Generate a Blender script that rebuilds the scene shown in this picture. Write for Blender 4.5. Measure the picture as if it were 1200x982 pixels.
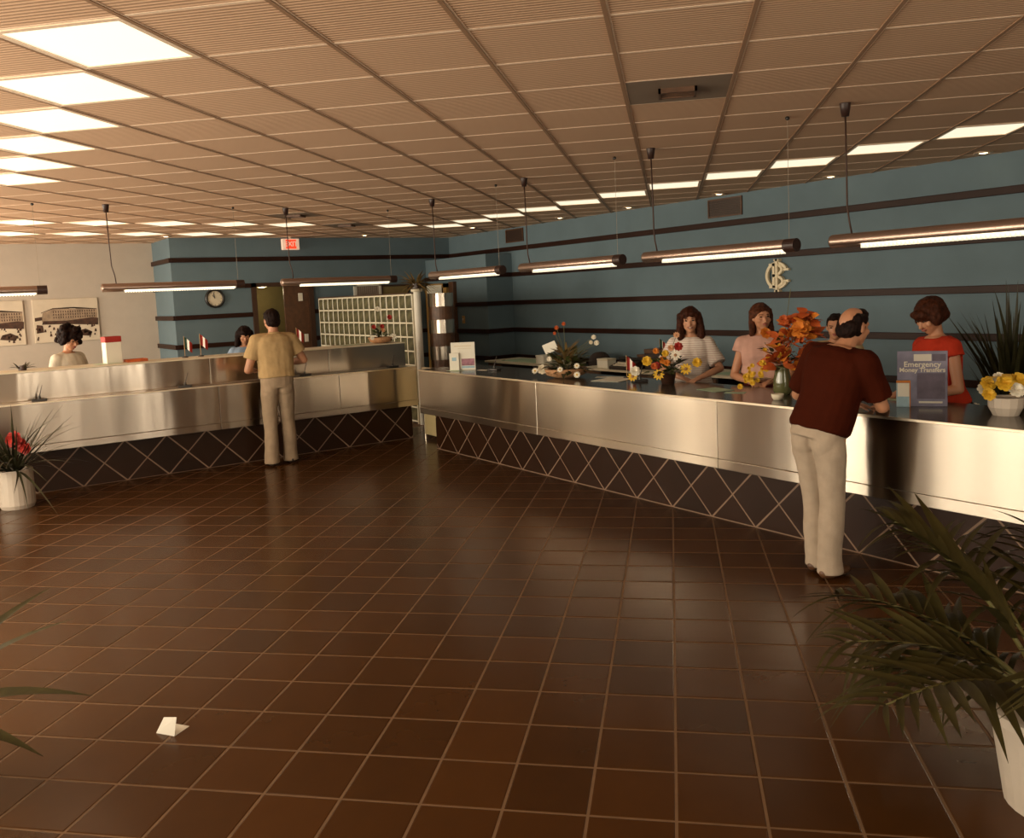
import bpy, bmesh, math, random
from mathutils import Vector, Matrix, Euler, noise
random.seed(7)
PI = math.pi; S2 = math.sqrt(2.0)
for o in list(bpy.data.objects): bpy.data.objects.remove(o)
SC = bpy.context.scene
COL = SC.collection
# ------------------------------------------------------------------ camera
CAM = Vector((2.465, -2.425, 1.831))
F_PX = 1010.39
TX, TY, TZ = 0.09184240695, -0.18480479, -0.044704007
def cam_axes():
    cy, sy = math.cos(TY), math.sin(TY); cp, sp = math.cos(TX), math.sin(TX); cr, sr = math.cos(TZ), math.sin(TZ)
    R0 = Matrix(((cy, -sy, 0), (0, 0, -1), (sy, cy, 0)))
    Rp = Matrix(((1, 0, 0), (0, cp, -sp), (0, sp, cp)))
    Rr = Matrix(((cr, -sr, 0), (sr, cr, 0), (0, 0, 1)))
    R = Rr @ Rp @ R0
    def w(v): return Vector(((v[0] - v[1]) / S2, (v[0] + v[1]) / S2, v[2]))
    return w(R[0]), w(R[1]), w(R[2])          # right, down, forward
AR, AD, AF = cam_axes()
def project(p):
    q = Vector(p) - CAM; z = q.dot(AF)
    if z < 0.05: return None
    return 600 + F_PX * q.dot(AR) / z, 436 + F_PX * q.dot(AD) / z
cd = bpy.data.cameras.new('camera'); cam = bpy.data.objects.new('camera', cd); COL.objects.link(cam)
cam.matrix_world = Matrix(((AR.x, -AD.x, -AF.x, CAM.x), (AR.y, -AD.y, -AF.y, CAM.y), (AR.z, -AD.z, -AF.z, CAM.z), (0, 0, 0, 1)))
cd.sensor_width = 36; cd.lens = 36 * F_PX / 1200; cd.shift_y = -55 / 1200; cd.clip_start = 0.02
SC.camera = cam
# ------------------------------------------------------------------ world, daylight, exposure
SC.view_settings.view_transform = 'Standard'; SC.view_settings.look = 'None'
SC.view_settings.gamma = 1; SC.view_settings.use_curve_mapping = False
SC.view_settings.exposure = 0.18
SC.cycles.use_denoising = True
SC.cycles.max_bounces = 6; SC.cycles.diffuse_bounces = 3; SC.cycles.glossy_bounces = 4; SC.cycles.transparent_max_bounces = 8
SC.cycles.caustics_reflective = False; SC.cycles.caustics_refractive = False
SC.cycles.sample_clamp_indirect = 4
wd = bpy.data.worlds.new('sky'); SC.world = wd; wd.use_nodes = True
wd.node_tree.nodes['Background'].inputs[0].default_value = (1.0, 0.88, 0.70, 1)
wd.node_tree.nodes['Background'].inputs[1].default_value = 1.6
YF, XE = -4.5, 5.0                       # window walls behind the camera
HC = 2.9656
WIN_Y = [(-12.7, -11.6), (-10.4, -8.6), (-6.7, -5.2), (-4.3, -1.2), (-0.9, 2.0), (2.3, 4.7)]
WIN_X = [(-4.2, -1.1), (-0.8, 2.3)]
DAY = (1.0, 0.86, 0.66)
def daylight(name, loc, rot, sx, sy, power):
    l = bpy.data.lights.new(name, 'AREA'); l.shape = 'RECTANGLE'; l.size = sx; l.size_y = sy; l.energy = power; l.color = DAY
    o = bpy.data.objects.new(name, l); o.location = loc; o.rotation_euler = rot; COL.objects.link(o)
for (a, b), p in zip(WIN_Y, (170, 160, 112, 70, 22, 10)): daylight('daylight', ((a + b) / 2, YF - 0.35, 1.65), (PI / 2, 0, 0), b - a, 2.2, p * (b - a))
for a, b in WIN_X: daylight('daylight', (XE + 0.35, (a + b) / 2, 1.65), (PI / 2, 0, PI / 2), b - a, 2.2, 34 * (b - a))

# ------------------------------------------------------------------ helpers
class MB:
    def __init__(s): s.v = []; s.f = []
    def add(s, vs, fs):
        n = len(s.v); s.v += [tuple(v) for v in vs]; s.f += [tuple(i + n for i in f) for f in fs]; return s
    def box(s, a, b):
        (x0, y0, z0), (x1, y1, z1) = a, b
        return s.add([(x0,y0,z0),(x1,y0,z0),(x1,y1,z0),(x0,y1,z0),(x0,y0,z1),(x1,y0,z1),(x1,y1,z1),(x0,y1,z1)],
              [(0,3,2,1),(4,5,6,7),(0,1,5,4),(1,2,6,5),(2,3,7,6),(3,0,4,7)])
    def bevbox(s, a, b, r=0.01):
        bm = bmesh.new(); bmesh.ops.create_cube(bm, size=1)
        for v in bm.verts: v.co = Vector([(a[i] + b[i]) / 2 + v.co[i] * (b[i] - a[i]) for i in range(3)])
        bmesh.ops.bevel(bm, geom=bm.edges[:], offset=r, segments=2, affect='EDGES', profile=0.5)
        return s.addbm(bm)
    def addbm(s, bm):
        bm.verts.index_update(); s.add([v.co[:] for v in bm.verts], [tuple(v.index for v in f.verts) for f in bm.faces]); bm.free(); return s
    def prism(s, pts, z0, z1):
        n = len(pts); vs = [(p[0], p[1], z0) for p in pts] + [(p[0], p[1], z1) for p in pts]
        fs = [tuple(range(n - 1, -1, -1)), tuple(range(n, 2 * n))] + [(i, (i + 1) % n, (i + 1) % n + n, i + n) for i in range(n)]
        return s.add(vs, fs)
    def rings(s, rs, cap=True):
        n = len(rs[0]); vs = [p for r in rs for p in r]; fs = []
        for k in range(len(rs) - 1):
            for i in range(n):
                j = (i + 1) % n; fs.append((k*n+i, k*n+j, (k+1)*n+j, (k+1)*n+i))
        if cap: fs += [tuple(range(n - 1, -1, -1)), tuple((len(rs) - 1) * n + i for i in range(n))]
        return s.add(vs, fs)
    def tube(s, pts, rad, n=8):
        pts = [Vector(p) for p in pts]; rs = []
        if not hasattr(rad, '__len__'): rad = [rad] * len(pts)
        up = None
        for k, p in enumerate(pts):
            t = (pts[min(k + 1, len(pts) - 1)] - pts[max(k - 1, 0)])
            t = t.normalized() if t.length > 1e-9 else Vector((0, 0, 1))
            if up is None: up = t.orthogonal().normalized()
            up = (up - t * up.dot(t)); up = up.normalized() if up.length > 1e-6 else t.orthogonal().normalized()
            sd = t.cross(up)
            rs.append([p + (up * math.cos(2*PI*i/n) + sd * math.sin(2*PI*i/n)) * rad[k] for i in range(n)])
        return s.rings(rs)
    def lathe(s, prof, n=16, c=(0, 0, 0)):
        return s.rings([[(c[0] + r * math.cos(2*PI*i/n), c[1] + r * math.sin(2*PI*i/n), c[2] + z) for i in range(n)] for r, z in prof])
    def ell(s, c, r, M=None, nu=14, nv=9):
        c = Vector(c); vs = []; fs = []
        for k in range(1, nv):
            a = PI * k / nv
            for i in range(nu):
                b = 2 * PI * i / nu
                p = Vector((r[0]*math.sin(a)*math.cos(b), r[1]*math.sin(a)*math.sin(b), -r[2]*math.cos(a)))
                vs.append(c + (M @ p if M else p))
        lo = len(vs); d = Vector((0, 0, r[2])); d = M @ d if M else d
        vs += [c - d, c + d]
        for k in range(nv - 2):
            for i in range(nu):
                j = (i + 1) % nu; fs.append((k*nu+i, k*nu+j, (k+1)*nu+j, (k+1)*nu+i))
        for i in range(nu):
            j = (i + 1) % nu; fs.append((lo, j, i)); fs.append((lo + 1, (nv-2)*nu+i, (nv-2)*nu+j))
        return s.add(vs, fs)
    def cap(s, p0, r0, p1, r1, n=12):
        p0, p1 = Vector(p0), Vector(p1)
        d = (p1 - p0); L = d.length; d = d.normalized() if L > 1e-9 else Vector((0, 0, 1))
        pts = []; rad = []
        for k in range(5):
            a = PI / 2 * (1 - k / 4); pts.append(p0 - d * r0 * math.sin(a)); rad.append(max(r0 * math.cos(a), 1e-4))
        for k in range(5):
            a = PI / 2 * k / 4; pts.append(p1 + d * r1 * math.sin(a)); rad.append(max(r1 * math.cos(a), 1e-4))
        return s.tube(pts, rad, n)
    def mesh(s, name='m', smooth=False):
        me = bpy.data.meshes.new(name); me.from_pydata(s.v, [], s.f); me.update()
        if smooth:
            for p in me.polygons: p.use_smooth = True
        return me

def obj(name, m, mat=None, parent=None, loc=None, rot=None, smooth=False, mw=None):
    me = m.mesh(name, smooth) if isinstance(m, MB) else m
    if mat is not None and not me.materials: me.materials.append(mat)
    o = bpy.data.objects.new(name, me); COL.objects.link(o)
    if parent: o.parent = parent
    if mw is not None: o.matrix_local = mw
    else:
        if loc: o.location = loc
        if rot: o.rotation_euler = rot
    return o
def tag(o, label, cat, group=None, kind=None):
    if label: o['label'] = label
    if cat: o['category'] = cat
    if group: o['group'] = group
    if kind: o['kind'] = kind
    return o
def thing(name, label, cat, loc=(0, 0, 0), rz=0, group=None):
    o = bpy.data.objects.new(name, None); COL.objects.link(o); o.location = loc; o.rotation_euler = (0, 0, rz)
    o.empty_display_size = 0.1
    return tag(o, label, cat, group)
def struct(name, m, mat, label=None, parent=None):
    o = obj(name, m, mat, parent); o['kind'] = 'structure'
    if label: o['label'] = label
    return o
def copy_tree(o, parent=None):
    c = o.copy(); COL.objects.link(c); c.parent = parent
    for ch in list(o.children): copy_tree(ch, c)
    return c

def mat(name, col, rough=0.6, metal=0.0, var=0.0, scale=8.0, bump=0.0, bscale=60.0, emit=None, spec=None, coat=0.0):
    m = bpy.data.materials.new(name); m.use_nodes = True; nt = m.node_tree; b = nt.nodes['Principled BSDF']
    b.inputs['Base Color'].default_value = (*col, 1); b.inputs['Roughness'].default_value = rough; b.inputs['Metallic'].default_value = metal
    if spec is not None: b.inputs['Specular IOR Level'].default_value = spec
    if coat: b.inputs['Coat Weight'].default_value = coat
    tc = nt.nodes.new('ShaderNodeTexCoord')
    if var > 0:
        n = nt.nodes.new('ShaderNodeTexNoise'); n.inputs['Scale'].default_value = scale; n.inputs['Detail'].default_value = 4
        r = nt.nodes.new('ShaderNodeValToRGB'); e = r.color_ramp.elements
        e[0].position = 0.3; e[1].position = 0.7
        e[0].color = tuple(c * (1 - var) for c in col) + (1,); e[1].color = tuple(min(1, c * (1 + var)) for c in col) + (1,)
        nt.links.new(tc.outputs['Object'], n.inputs['Vector']); nt.links.new(n.outputs['Fac'], r.inputs['Fac']); nt.links.new(r.outputs['Color'], b.inputs['Base Color'])
    if bump > 0:
        n = nt.nodes.new('ShaderNodeTexNoise'); n.inputs['Scale'].default_value = bscale; n.inputs['Detail'].default_value = 3
        bp = nt.nodes.new('ShaderNodeBump'); bp.inputs['Strength'].default_value = bump; bp.inputs['Distance'].default_value = 0.01
        nt.links.new(tc.outputs['Object'], n.inputs['Vector']); nt.links.new(n.outputs['Fac'], bp.inputs['Height']); nt.links.new(bp.outputs['Normal'], b.inputs['Normal'])
    if emit:
        b.inputs['Emission Color'].default_value = (*emit[0], 1); b.inputs['Emission Strength'].default_value = emit[1]
    return m
M = {}
def link(nt, a, b): nt.links.new(a, b)
# floor tiles: dark glazed slate, each tile a little different
def tile_mat(name, col, rough, bump):
    m = mat(name, col, rough, bump=bump, bscale=7, spec=0.22); nt = m.node_tree; b = nt.nodes['Principled BSDF']
    oi = nt.nodes.new('ShaderNodeObjectInfo'); tc = nt.nodes.new('ShaderNodeTexCoord')
    n = nt.nodes.new('ShaderNodeTexNoise'); n.inputs['Scale'].default_value = 5; n.inputs['Detail'].default_value = 5
    add = nt.nodes.new('ShaderNodeVectorMath'); add.operation = 'ADD'
    cmb = nt.nodes.new('ShaderNodeVectorMath'); cmb.operation = 'SCALE'; cmb.inputs['Scale'].default_value = 3.1
    link(nt, oi.outputs['Location'], cmb.inputs[0]); link(nt, tc.outputs['Object'], add.inputs[0]); link(nt, cmb.outputs[0], add.inputs[1]); link(nt, add.outputs[0], n.inputs['Vector'])
    mth = nt.nodes.new('ShaderNodeMath'); mth.operation = 'MULTIPLY_ADD'; mth.inputs[1].default_value = 0.45; mth.inputs[2].default_value = 0.25
    ad2 = nt.nodes.new('ShaderNodeMath'); ad2.operation = 'MULTIPLY_ADD'; ad2.inputs[1].default_value = 0.45
    link(nt, n.outputs['Fac'], mth.inputs[0]); link(nt, oi.outputs['Random'], ad2.inputs[0]); link(nt, mth.outputs[0], ad2.inputs[2])
    r = nt.nodes.new('ShaderNodeValToRGB'); e = r.color_ramp.elements; e[0].position = 0.25; e[1].position = 0.95
    e[0].color = tuple(c * 0.7 for c in col) + (1,); e[1].color = tuple(c * 1.35 for c in col) + (1,)
    link(nt, ad2.outputs[0], r.inputs['Fac']); link(nt, r.outputs['Color'], b.inputs['Base Color'])
    return m
M['floor_tile'] = tile_mat('floor_tile', (0.050, 0.0180, 0.0034), 0.24, 0.0)
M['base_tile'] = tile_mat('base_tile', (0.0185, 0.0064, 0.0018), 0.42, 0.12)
M['grout'] = mat('grout', (0.150, 0.082, 0.036), 0.8, var=0.15)
M['grout_dark'] = mat('grout_dark', (0.24, 0.155, 0.10), 0.8, var=0.15)
# ceiling panels: fine ribbing across the panel
m = mat('ceiling_panel', (0.40, 0.27, 0.18), 0.85); nt = m.node_tree; b = nt.nodes['Principled BSDF']
tc = nt.nodes.new('ShaderNodeTexCoord'); wv = nt.nodes.new('ShaderNodeTexWave'); wv.wave_type = 'BANDS'; wv.bands_direction = 'X'
wv.inputs['Scale'].default_value = 10.5; wv.inputs['Distortion'].default_value = 0
mp = nt.nodes.new('ShaderNodeMapping'); mp.inputs['Rotation'].default_value = (0, 0, PI / 4)
rp = nt.nodes.new('ShaderNodeValToRGB'); rp.color_ramp.elements[0].color = (0.52, 0.315, 0.185, 1); rp.color_ramp.elements[1].color = (0.80, 0.53, 0.345, 1)
bp = nt.nodes.new('ShaderNodeBump'); bp.inputs['Strength'].default_value = 0.5; bp.inputs['Distance'].default_value = 0.006
link(nt, tc.outputs['Object'], mp.inputs['Vector']); link(nt, mp.outputs[0], wv.inputs['Vector']); link(nt, wv.outputs['Fac'], rp.inputs['Fac']); link(nt, rp.outputs['Color'], b.inputs['Base Color'])
link(nt, wv.outputs['Fac'], bp.inputs['Height']); link(nt, bp.outputs['Normal'], b.inputs['Normal'])
M['ceiling_panel'] = m
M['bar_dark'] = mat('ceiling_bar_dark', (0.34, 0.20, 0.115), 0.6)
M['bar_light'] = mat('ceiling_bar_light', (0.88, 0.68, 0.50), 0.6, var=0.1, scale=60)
M['ceiling_void'] = mat('ceiling_void', (0.2, 0.12, 0.08), 0.9)
# brushed stainless steel with a slightly wavy sheet
def steel(name, col, rough, wob):
    m = mat(name, col, rough, 1.0); nt = m.node_tree; b = nt.nodes['Principled BSDF']
    tc = nt.nodes.new('ShaderNodeTexCoord'); mp = nt.nodes.new('ShaderNodeMapping'); mp.inputs['Scale'].default_value = (2.2, 2.2, 0.35)
    n = nt.nodes.new('ShaderNodeTexNoise'); n.inputs['Scale'].default_value = 1.6; n.inputs['Detail'].default_value = 1.0
    bp = nt.nodes.new('ShaderNodeBump'); bp.inputs['Strength'].default_value = wob; bp.inputs['Distance'].default_value = 0.05
    link(nt, tc.outputs['Object'], mp.inputs[0]); link(nt, mp.outputs[0], n.inputs['Vector']); link(nt, n.outputs['Fac'], bp.inputs['Height'])
    b.inputs['Anisotropic'].default_value = 1.0; b.inputs['Anisotropic Rotation'].default_value = 0.25
    tg = nt.nodes.new('ShaderNodeTangent'); tg.direction_type = 'RADIAL'; tg.axis = 'Z'; link(nt, tg.outputs[0], b.inputs['Tangent'])
    link(nt, bp.outputs['Normal'], b.inputs['Normal'])
    # broader haze of the brushing mixed with the sharper sheen
    b2 = nt.nodes.new('ShaderNodeBsdfPrincipled'); b2.inputs['Base Color'].default_value = (*col, 1); b2.inputs['Metallic'].default_value = 1; b2.inputs['Roughness'].default_value = 0.34
    b2.inputs['Anisotropic'].default_value = 1.0; b2.inputs['Anisotropic Rotation'].default_value = 0.25
    link(nt, tg.outputs[0], b2.inputs['Tangent']); link(nt, bp.outputs['Normal'], b2.inputs['Normal'])
    mx = nt.nodes.new('ShaderNodeMixShader'); mx.inputs[0].default_value = 0.29
    link(nt, b.outputs[0], mx.inputs[1]); link(nt, b2.outputs[0], mx.inputs[2]); link(nt, mx.outputs[0], nt.nodes['Material Output'].inputs[0])
    return m
M['steel'] = steel('brushed_steel', (0.64, 0.57, 0.475), 0.14, 0.03)
M['steel_left'] = steel('brushed_steel_polished', (0.62, 0.54, 0.45), 0.115, 0.06)
M['steel_edge'] = mat('steel_edge', (0.75, 0.65, 0.5), 0.3, 1.0)
M['top_dark'] = mat('counter_top', (0.075, 0.062, 0.048), 0.16, var=0.15, scale=4)
M['blue'] = mat('blue_wall', (0.126, 0.184, 0.214), 0.75, var=0.05, scale=3, bump=0.05, bscale=200)
M['stripe'] = mat('stripe_brown', (0.026, 0.009, 0.005), 0.42, var=0.2, scale=3, spec=0.2)
M['light_wall'] = mat('light_wall', (0.52, 0.455, 0.38), 0.85, var=0.03, scale=6, bump=0.05, bscale=150)
M['wall_plain'] = mat('plain_wall', (0.40, 0.33, 0.26), 0.85, var=0.04)
M['olive'] = mat('olive_wall', (0.26, 0.19, 0.07), 0.8, var=0.05)
M['brown_wood'] = mat('brown_wood', (0.10, 0.045, 0.02), 0.45, var=0.25, scale=12)
M['frame_brown'] = mat('frame_brown', (0.055, 0.025, 0.012), 0.4)
M['gold'] = mat('gold_edge', (0.45, 0.25, 0.07), 0.4)
M['white'] = mat('white', (0.72, 0.68, 0.58), 0.6, var=0.03)
M['paper'] = mat('paper', (0.78, 0.74, 0.62), 0.7, var=0.03)
M['paper_green'] = mat('paper_green', (0.42, 0.55, 0.38), 0.7, var=0.05)
M['cream'] = mat('cream', (0.70, 0.62, 0.46), 0.6, var=0.05)
M['black'] = mat('black', (0.012, 0.010, 0.008), 0.4)
M['dark'] = mat('dark_brown', (0.028, 0.016, 0.011), 0.5, var=0.2)
M['lampbody'] = mat('lamp_body', (0.40, 0.29, 0.235), 0.30, 0.85)
M['lampend'] = mat('lamp_end', (0.03, 0.012, 0.008), 0.45)
M['cord'] = mat('cord', (0.05, 0.022, 0.013), 0.6)
M['wire'] = mat('wire', (0.35, 0.27, 0.19), 0.5)
LIGHTC = (1.0, 0.88, 0.66)
M['diffuser'] = mat('light_diffuser', (0.9, 0.85, 0.7), 0.5, emit=((1.0, 0.91, 0.68), 0.86))
M['tube'] = mat('fluorescent_tube', (0.9, 0.87, 0.75), 0.4, emit=((1.0, 0.90, 0.66), 1.25))
M['louvre'] = mat('louvre', (0.8, 0.75, 0.62), 0.5, emit=((1.0, 0.90, 0.70), 0.5))
M['red'] = mat('red', (0.36, 0.022, 0.013), 0.6, var=0.1)
M['orange_red'] = mat('orange_red', (0.50, 0.10, 0.02), 0.6, var=0.25, scale=20)
M['orange'] = mat('orange', (0.62, 0.20, 0.02), 0.6, var=0.2, scale=20)
M['yellow'] = mat('yellow', (0.72, 0.44, 0.03), 0.6, var=0.15, scale=20)
M['petal_white'] = mat('petal_white', (0.78, 0.72, 0.58), 0.6, var=0.08, scale=20)
M['peach'] = mat('peach', (0.65, 0.33, 0.17), 0.6, var=0.1)
M['leaf'] = mat('leaf', (0.055, 0.065, 0.014), 0.5, var=0.35, scale=14)
M['leaf_dark'] = mat('leaf_dark', (0.030, 0.028, 0.009), 0.5, var=0.35, scale=14)
M['leaf_dry'] = mat('leaf_dry', (0.16, 0.10, 0.03), 0.6, var=0.35, scale=14)
M['palm'] = mat('palm_leaf', (0.036, 0.029, 0.007), 0.55, var=0.4, scale=9, spec=0.18)
M['stem'] = mat('stem', (0.10, 0.09, 0.02), 0.6)
M['basket'] = mat('basket', (0.42, 0.22, 0.10), 0.7, var=0.25, scale=40, bump=0.6, bscale=90)
M['pot_white'] = mat('pot_white', (0.55, 0.47, 0.38), 0.5, var=0.05)
M['pot_dark'] = mat('pot_dark', (0.05, 0.022, 0.013), 0.35)
M['soil'] = mat('soil', (0.03, 0.018, 0.01), 0.95, var=0.4, scale=60)
M['skin'] = mat('skin', (0.46, 0.215, 0.115), 0.5, var=0.06, scale=10)
M['skin_fair'] = mat('skin_pale', (0.52, 0.26, 0.15), 0.5, var=0.06, scale=10)  # paler complexion for the smiling woman
M['lips'] = mat('lips', (0.30, 0.085, 0.06), 0.45)
M['teeth'] = mat('teeth', (0.75, 0.68, 0.56), 0.35)
M['eye'] = mat('eye', (0.02, 0.012, 0.008), 0.25)
M['glass_pane'] = None
def pane_mat():
    m = bpy.data.materials.new('window_glass'); m.use_nodes = True; nt = m.node_tree; nt.nodes.clear()
    o = nt.nodes.new('ShaderNodeOutputMaterial'); t = nt.nodes.new('ShaderNodeBsdfTransparent'); g = nt.nodes.new('ShaderNodeBsdfGlossy'); g.inputs['Roughness'].default_value = 0.05
    x = nt.nodes.new('ShaderNodeMixShader'); x.inputs[0].default_value = 0.06
    link(nt, t.outputs[0], x.inputs[1]); link(nt, g.outputs[0], x.inputs[2]); link(nt, x.outputs[0], o.inputs[0]); return m
M['glass_pane'] = pane_mat()

_ts = []
def baked(o):
    # evaluate one object alone in a scratch scene (keeps the script quick)
    if not _ts: _ts.append(bpy.data.scenes.new('scratch'))
    sc = _ts[0]; sc.collection.objects.link(o); vl = sc.view_layers[0]; vl.update()
    me = bpy.data.meshes.new_from_object(o.evaluated_get(vl.depsgraph))
    bpy.data.objects.remove(o); return me
def text_mesh(s, size, depth, align='CENTER', bold=0.0):
    c = bpy.data.curves.new('t', 'FONT'); c.body = s; c.size = size; c.extrude = depth; c.align_x = align; c.align_y = 'CENTER'; c.offset = bold
    c.resolution_u = 4
    return baked(bpy.data.objects.new('t', c))

# ------------------------------------------------------------------ setting
def gw(X, Y): return ((X - Y) / S2, (X + Y) / S2)        # tile grid runs at 45 degrees to the walls
XL, XB, YR = -12.35, -13.6, 6.35
YBOX = 1.07
def clip(poly, x0, x1, y0, y1):
    for ax, lim, sg in ((0, x0, 1), (0, x1, -1), (1, y0, 1), (1, y1, -1)):
        out = []
        for k in range(len(poly)):
            a, b = poly[k], poly[(k + 1) % len(poly)]
            ia, ib = (a[ax] - lim) * sg >= 0, (b[ax] - lim) * sg >= 0
            if ia: out.append(a)
            if ia != ib:
                t = (lim - a[ax]) / (b[ax] - a[ax]); out.append((a[0] + (b[0]-a[0]) * t, a[1] + (b[1]-a[1]) * t))
        poly = out
        if not poly: return []
    return poly
def area(p): return abs(sum(p[i][0]*p[(i+1)%len(p)][1] - p[(i+1)%len(p)][0]*p[i][1] for i in range(len(p)))) / 2
def seen_area(p, z):
    q = [project((a, b, z)) for a, b in p]
    if any(v is None for v in q): return 0
    if max(v[0] for v in q) < 0 or min(v[0] for v in q) > 1200 or max(v[1] for v in q) < 0 or min(v[1] for v in q) > 982: return 0
    q = clip(q, 0, 1200, 0, 982)
    return area(q) if len(q) > 2 else 0

floor = struct('floor', MB().box((XB - 0.3, YF - 0.2, -0.12), (XE + 0.2, YR + 0.25, -0.0015)), M['grout'], 'dark brown slate tile floor laid in a diagonal grid with pale joints')
T = 0.305; TJ = 0.0055
YC, XC = 2.609, -7.50                       # front faces of the two tiled counter bases
cand = []
for i in range(-34, 14):
    for j in range(-16, 34):
        h = TJ
        P = [gw(i*T + h, j*T + h), gw((i+1)*T - h, j*T + h), gw((i+1)*T - h, (j+1)*T - h), gw(i*T + h, (j+1)*T - h)]
        full = P
        if min(p[0] for p in P) > XE or max(p[0] for p in P) < -12.35: continue
        regs = [clip(P, XC + 0.003, XE, YF, YC - 0.003)]
        if max(p[1] for p in P) > YC: regs.append(clip(P, XC + 0.003, -6.56, YC - 0.003, 3.40))
        if min(p[0] for p in P) < XC and max(p[1] for p in P) > 2.84: regs.append(clip(P, -8.3, XC + 0.003, 2.84, 3.40))
        for q in regs:
            if len(q) < 3 or area(q) < 2e-4: continue
            cand.append((seen_area(q, 0), q, len(q) == 4 and abs(area(q) - area(full)) < 1e-6))
cand.sort(key=lambda c: -c[0])
h = T / 2 - TJ
tile_me = MB()
d = [gw(-h, -h), gw(h, -h), gw(h, h), gw(-h, h)]; e = [gw(-h+.004, -h+.004), gw(h-.004, -h+.004), gw(h-.004, h-.004), gw(-h+.004, h-.004)]
tile_me.rings([[(p[0], p[1], -0.006) for p in d], [(p[0], p[1], -0.0012) for p in d], [(p[0], p[1], 0) for p in e]])
tile_me = tile_me.mesh('floor_tile'); tile_me.materials.append(M['floor_tile'])
rest = MB(); n = 0
for a, q, full in cand:
    if a > 0 and n < 290:
        n += 1
        cx = sum(p[0] for p in q) / len(q); cy = sum(p[1] for p in q) / len(q)
        if full: obj('floor_tile', tile_me, None, floor, (cx, cy, 0))
        else: obj('floor_tile', MB().prism([(p[0]-cx, p[1]-cy) for p in q], -0.006, 0), M['floor_tile'], floor, (cx, cy, 0))
    else: rest.prism(q, -0.006, 0)
o = obj('floor_tile_field', rest, M['floor_tile'], floor); o['kind'] = 'stuff'

ceiling = struct('ceiling', MB().box((XB - 0.3, YF - 0.2, HC + 0.03), (XE + 0.2, YR + 0.25, HC + 0.12)), M['ceiling_void'], 'suspended ceiling of ribbed tan panels in a diagonal metal grid')
CA, CB, CW = -2.0340, 0.2849, 0.61
LIGHT_A = [(i, 13 - i) for i in range(8, -4, -1)]
LIGHT_B = [(i, -2 - i) for i in range(-1, -7, -1)]
LIGHT_C = [(-10, 9), (-9, 10), (-8, 11), (-7, 12), (-6, 13), (-4, 15)]
LIGHT_D = [(-12, 11), (-11, 12), (-10, 13), (-9, 14), (-8, 15)]
VENTS = [(3, 2), (-5, 11), (-5, 14)]
taken = set(LIGHT_A + LIGHT_B + LIGHT_C + LIGHT_D + VENTS)
cand = []
for i in range(-22, 14):
    for j in range(-14, 24):
        if (i, j) in taken: continue
        g = 0.008
        P = [gw(CA + i*CW + g, CB + j*CW + g), gw(CA + (i+1)*CW - g, CB + j*CW + g), gw(CA + (i+1)*CW - g, CB + (j+1)*CW - g), gw(CA + i*CW + g, CB + (j+1)*CW - g)]
        q = clip(P, XB, XE, YF, YR)
        if len(q) < 3 or area(q) < 1e-3: continue
        cand.append((seen_area(q, HC), q, abs(area(q) - area(P)) < 1e-6))
cand.sort(key=lambda c: -c[0])
h = CW / 2 - 0.008
pm = MB().prism([gw(-h, -h), gw(h, -h), gw(h, h), gw(-h, h)], 0, 0.02).mesh('ceiling_panel'); pm.materials.append(M['ceiling_panel'])
rest = MB(); n = 0
for a, q, full in cand:
    if a > 0 and n < 290:
        n += 1
        cx = sum(p[0] for p in q) / len(q); cy = sum(p[1] for p in q) / len(q)
        if full: obj('ceiling_panel', pm, None, ceiling, (cx, cy, HC))
        else: obj('ceiling_panel', MB().prism([(p[0]-cx, p[1]-cy) for p in q], 0, 0.02), M['ceiling_panel'], ceiling, (cx, cy, HC))
    else: rest.prism(q, HC, HC + 0.02)
o = obj('ceiling_panel_field', rest, M['ceiling_panel'], ceiling); o['kind'] = 'stuff'
for fam in (0, 1):
    for k in range(-22, 26):
        w = 0.010 if fam == 0 else 0.009
        if fam == 0: P = [gw(CA + k*CW - w, -30), gw(CA + k*CW + w, -30), gw(CA + k*CW + w, 30), gw(CA + k*CW - w, 30)]
        else: P = [gw(-30, CB + k*CW - w), gw(30, CB + k*CW - w), gw(30, CB + k*CW + w), gw(-30, CB + k*CW + w)]
        q = clip(P, XB, XE, YF, YR)
        if len(q) < 3 or area(q) < 1e-3: continue
        if fam == 0:
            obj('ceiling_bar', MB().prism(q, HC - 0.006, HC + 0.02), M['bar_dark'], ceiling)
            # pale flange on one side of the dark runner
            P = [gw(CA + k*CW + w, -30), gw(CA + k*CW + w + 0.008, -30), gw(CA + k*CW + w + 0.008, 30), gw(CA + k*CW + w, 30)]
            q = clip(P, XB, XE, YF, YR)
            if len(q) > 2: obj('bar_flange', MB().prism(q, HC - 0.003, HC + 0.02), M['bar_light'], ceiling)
        else: obj('ceiling_bar', MB().prism(q, HC - 0.002, HC + 0.02), M['bar_light'], ceiling)

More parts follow.
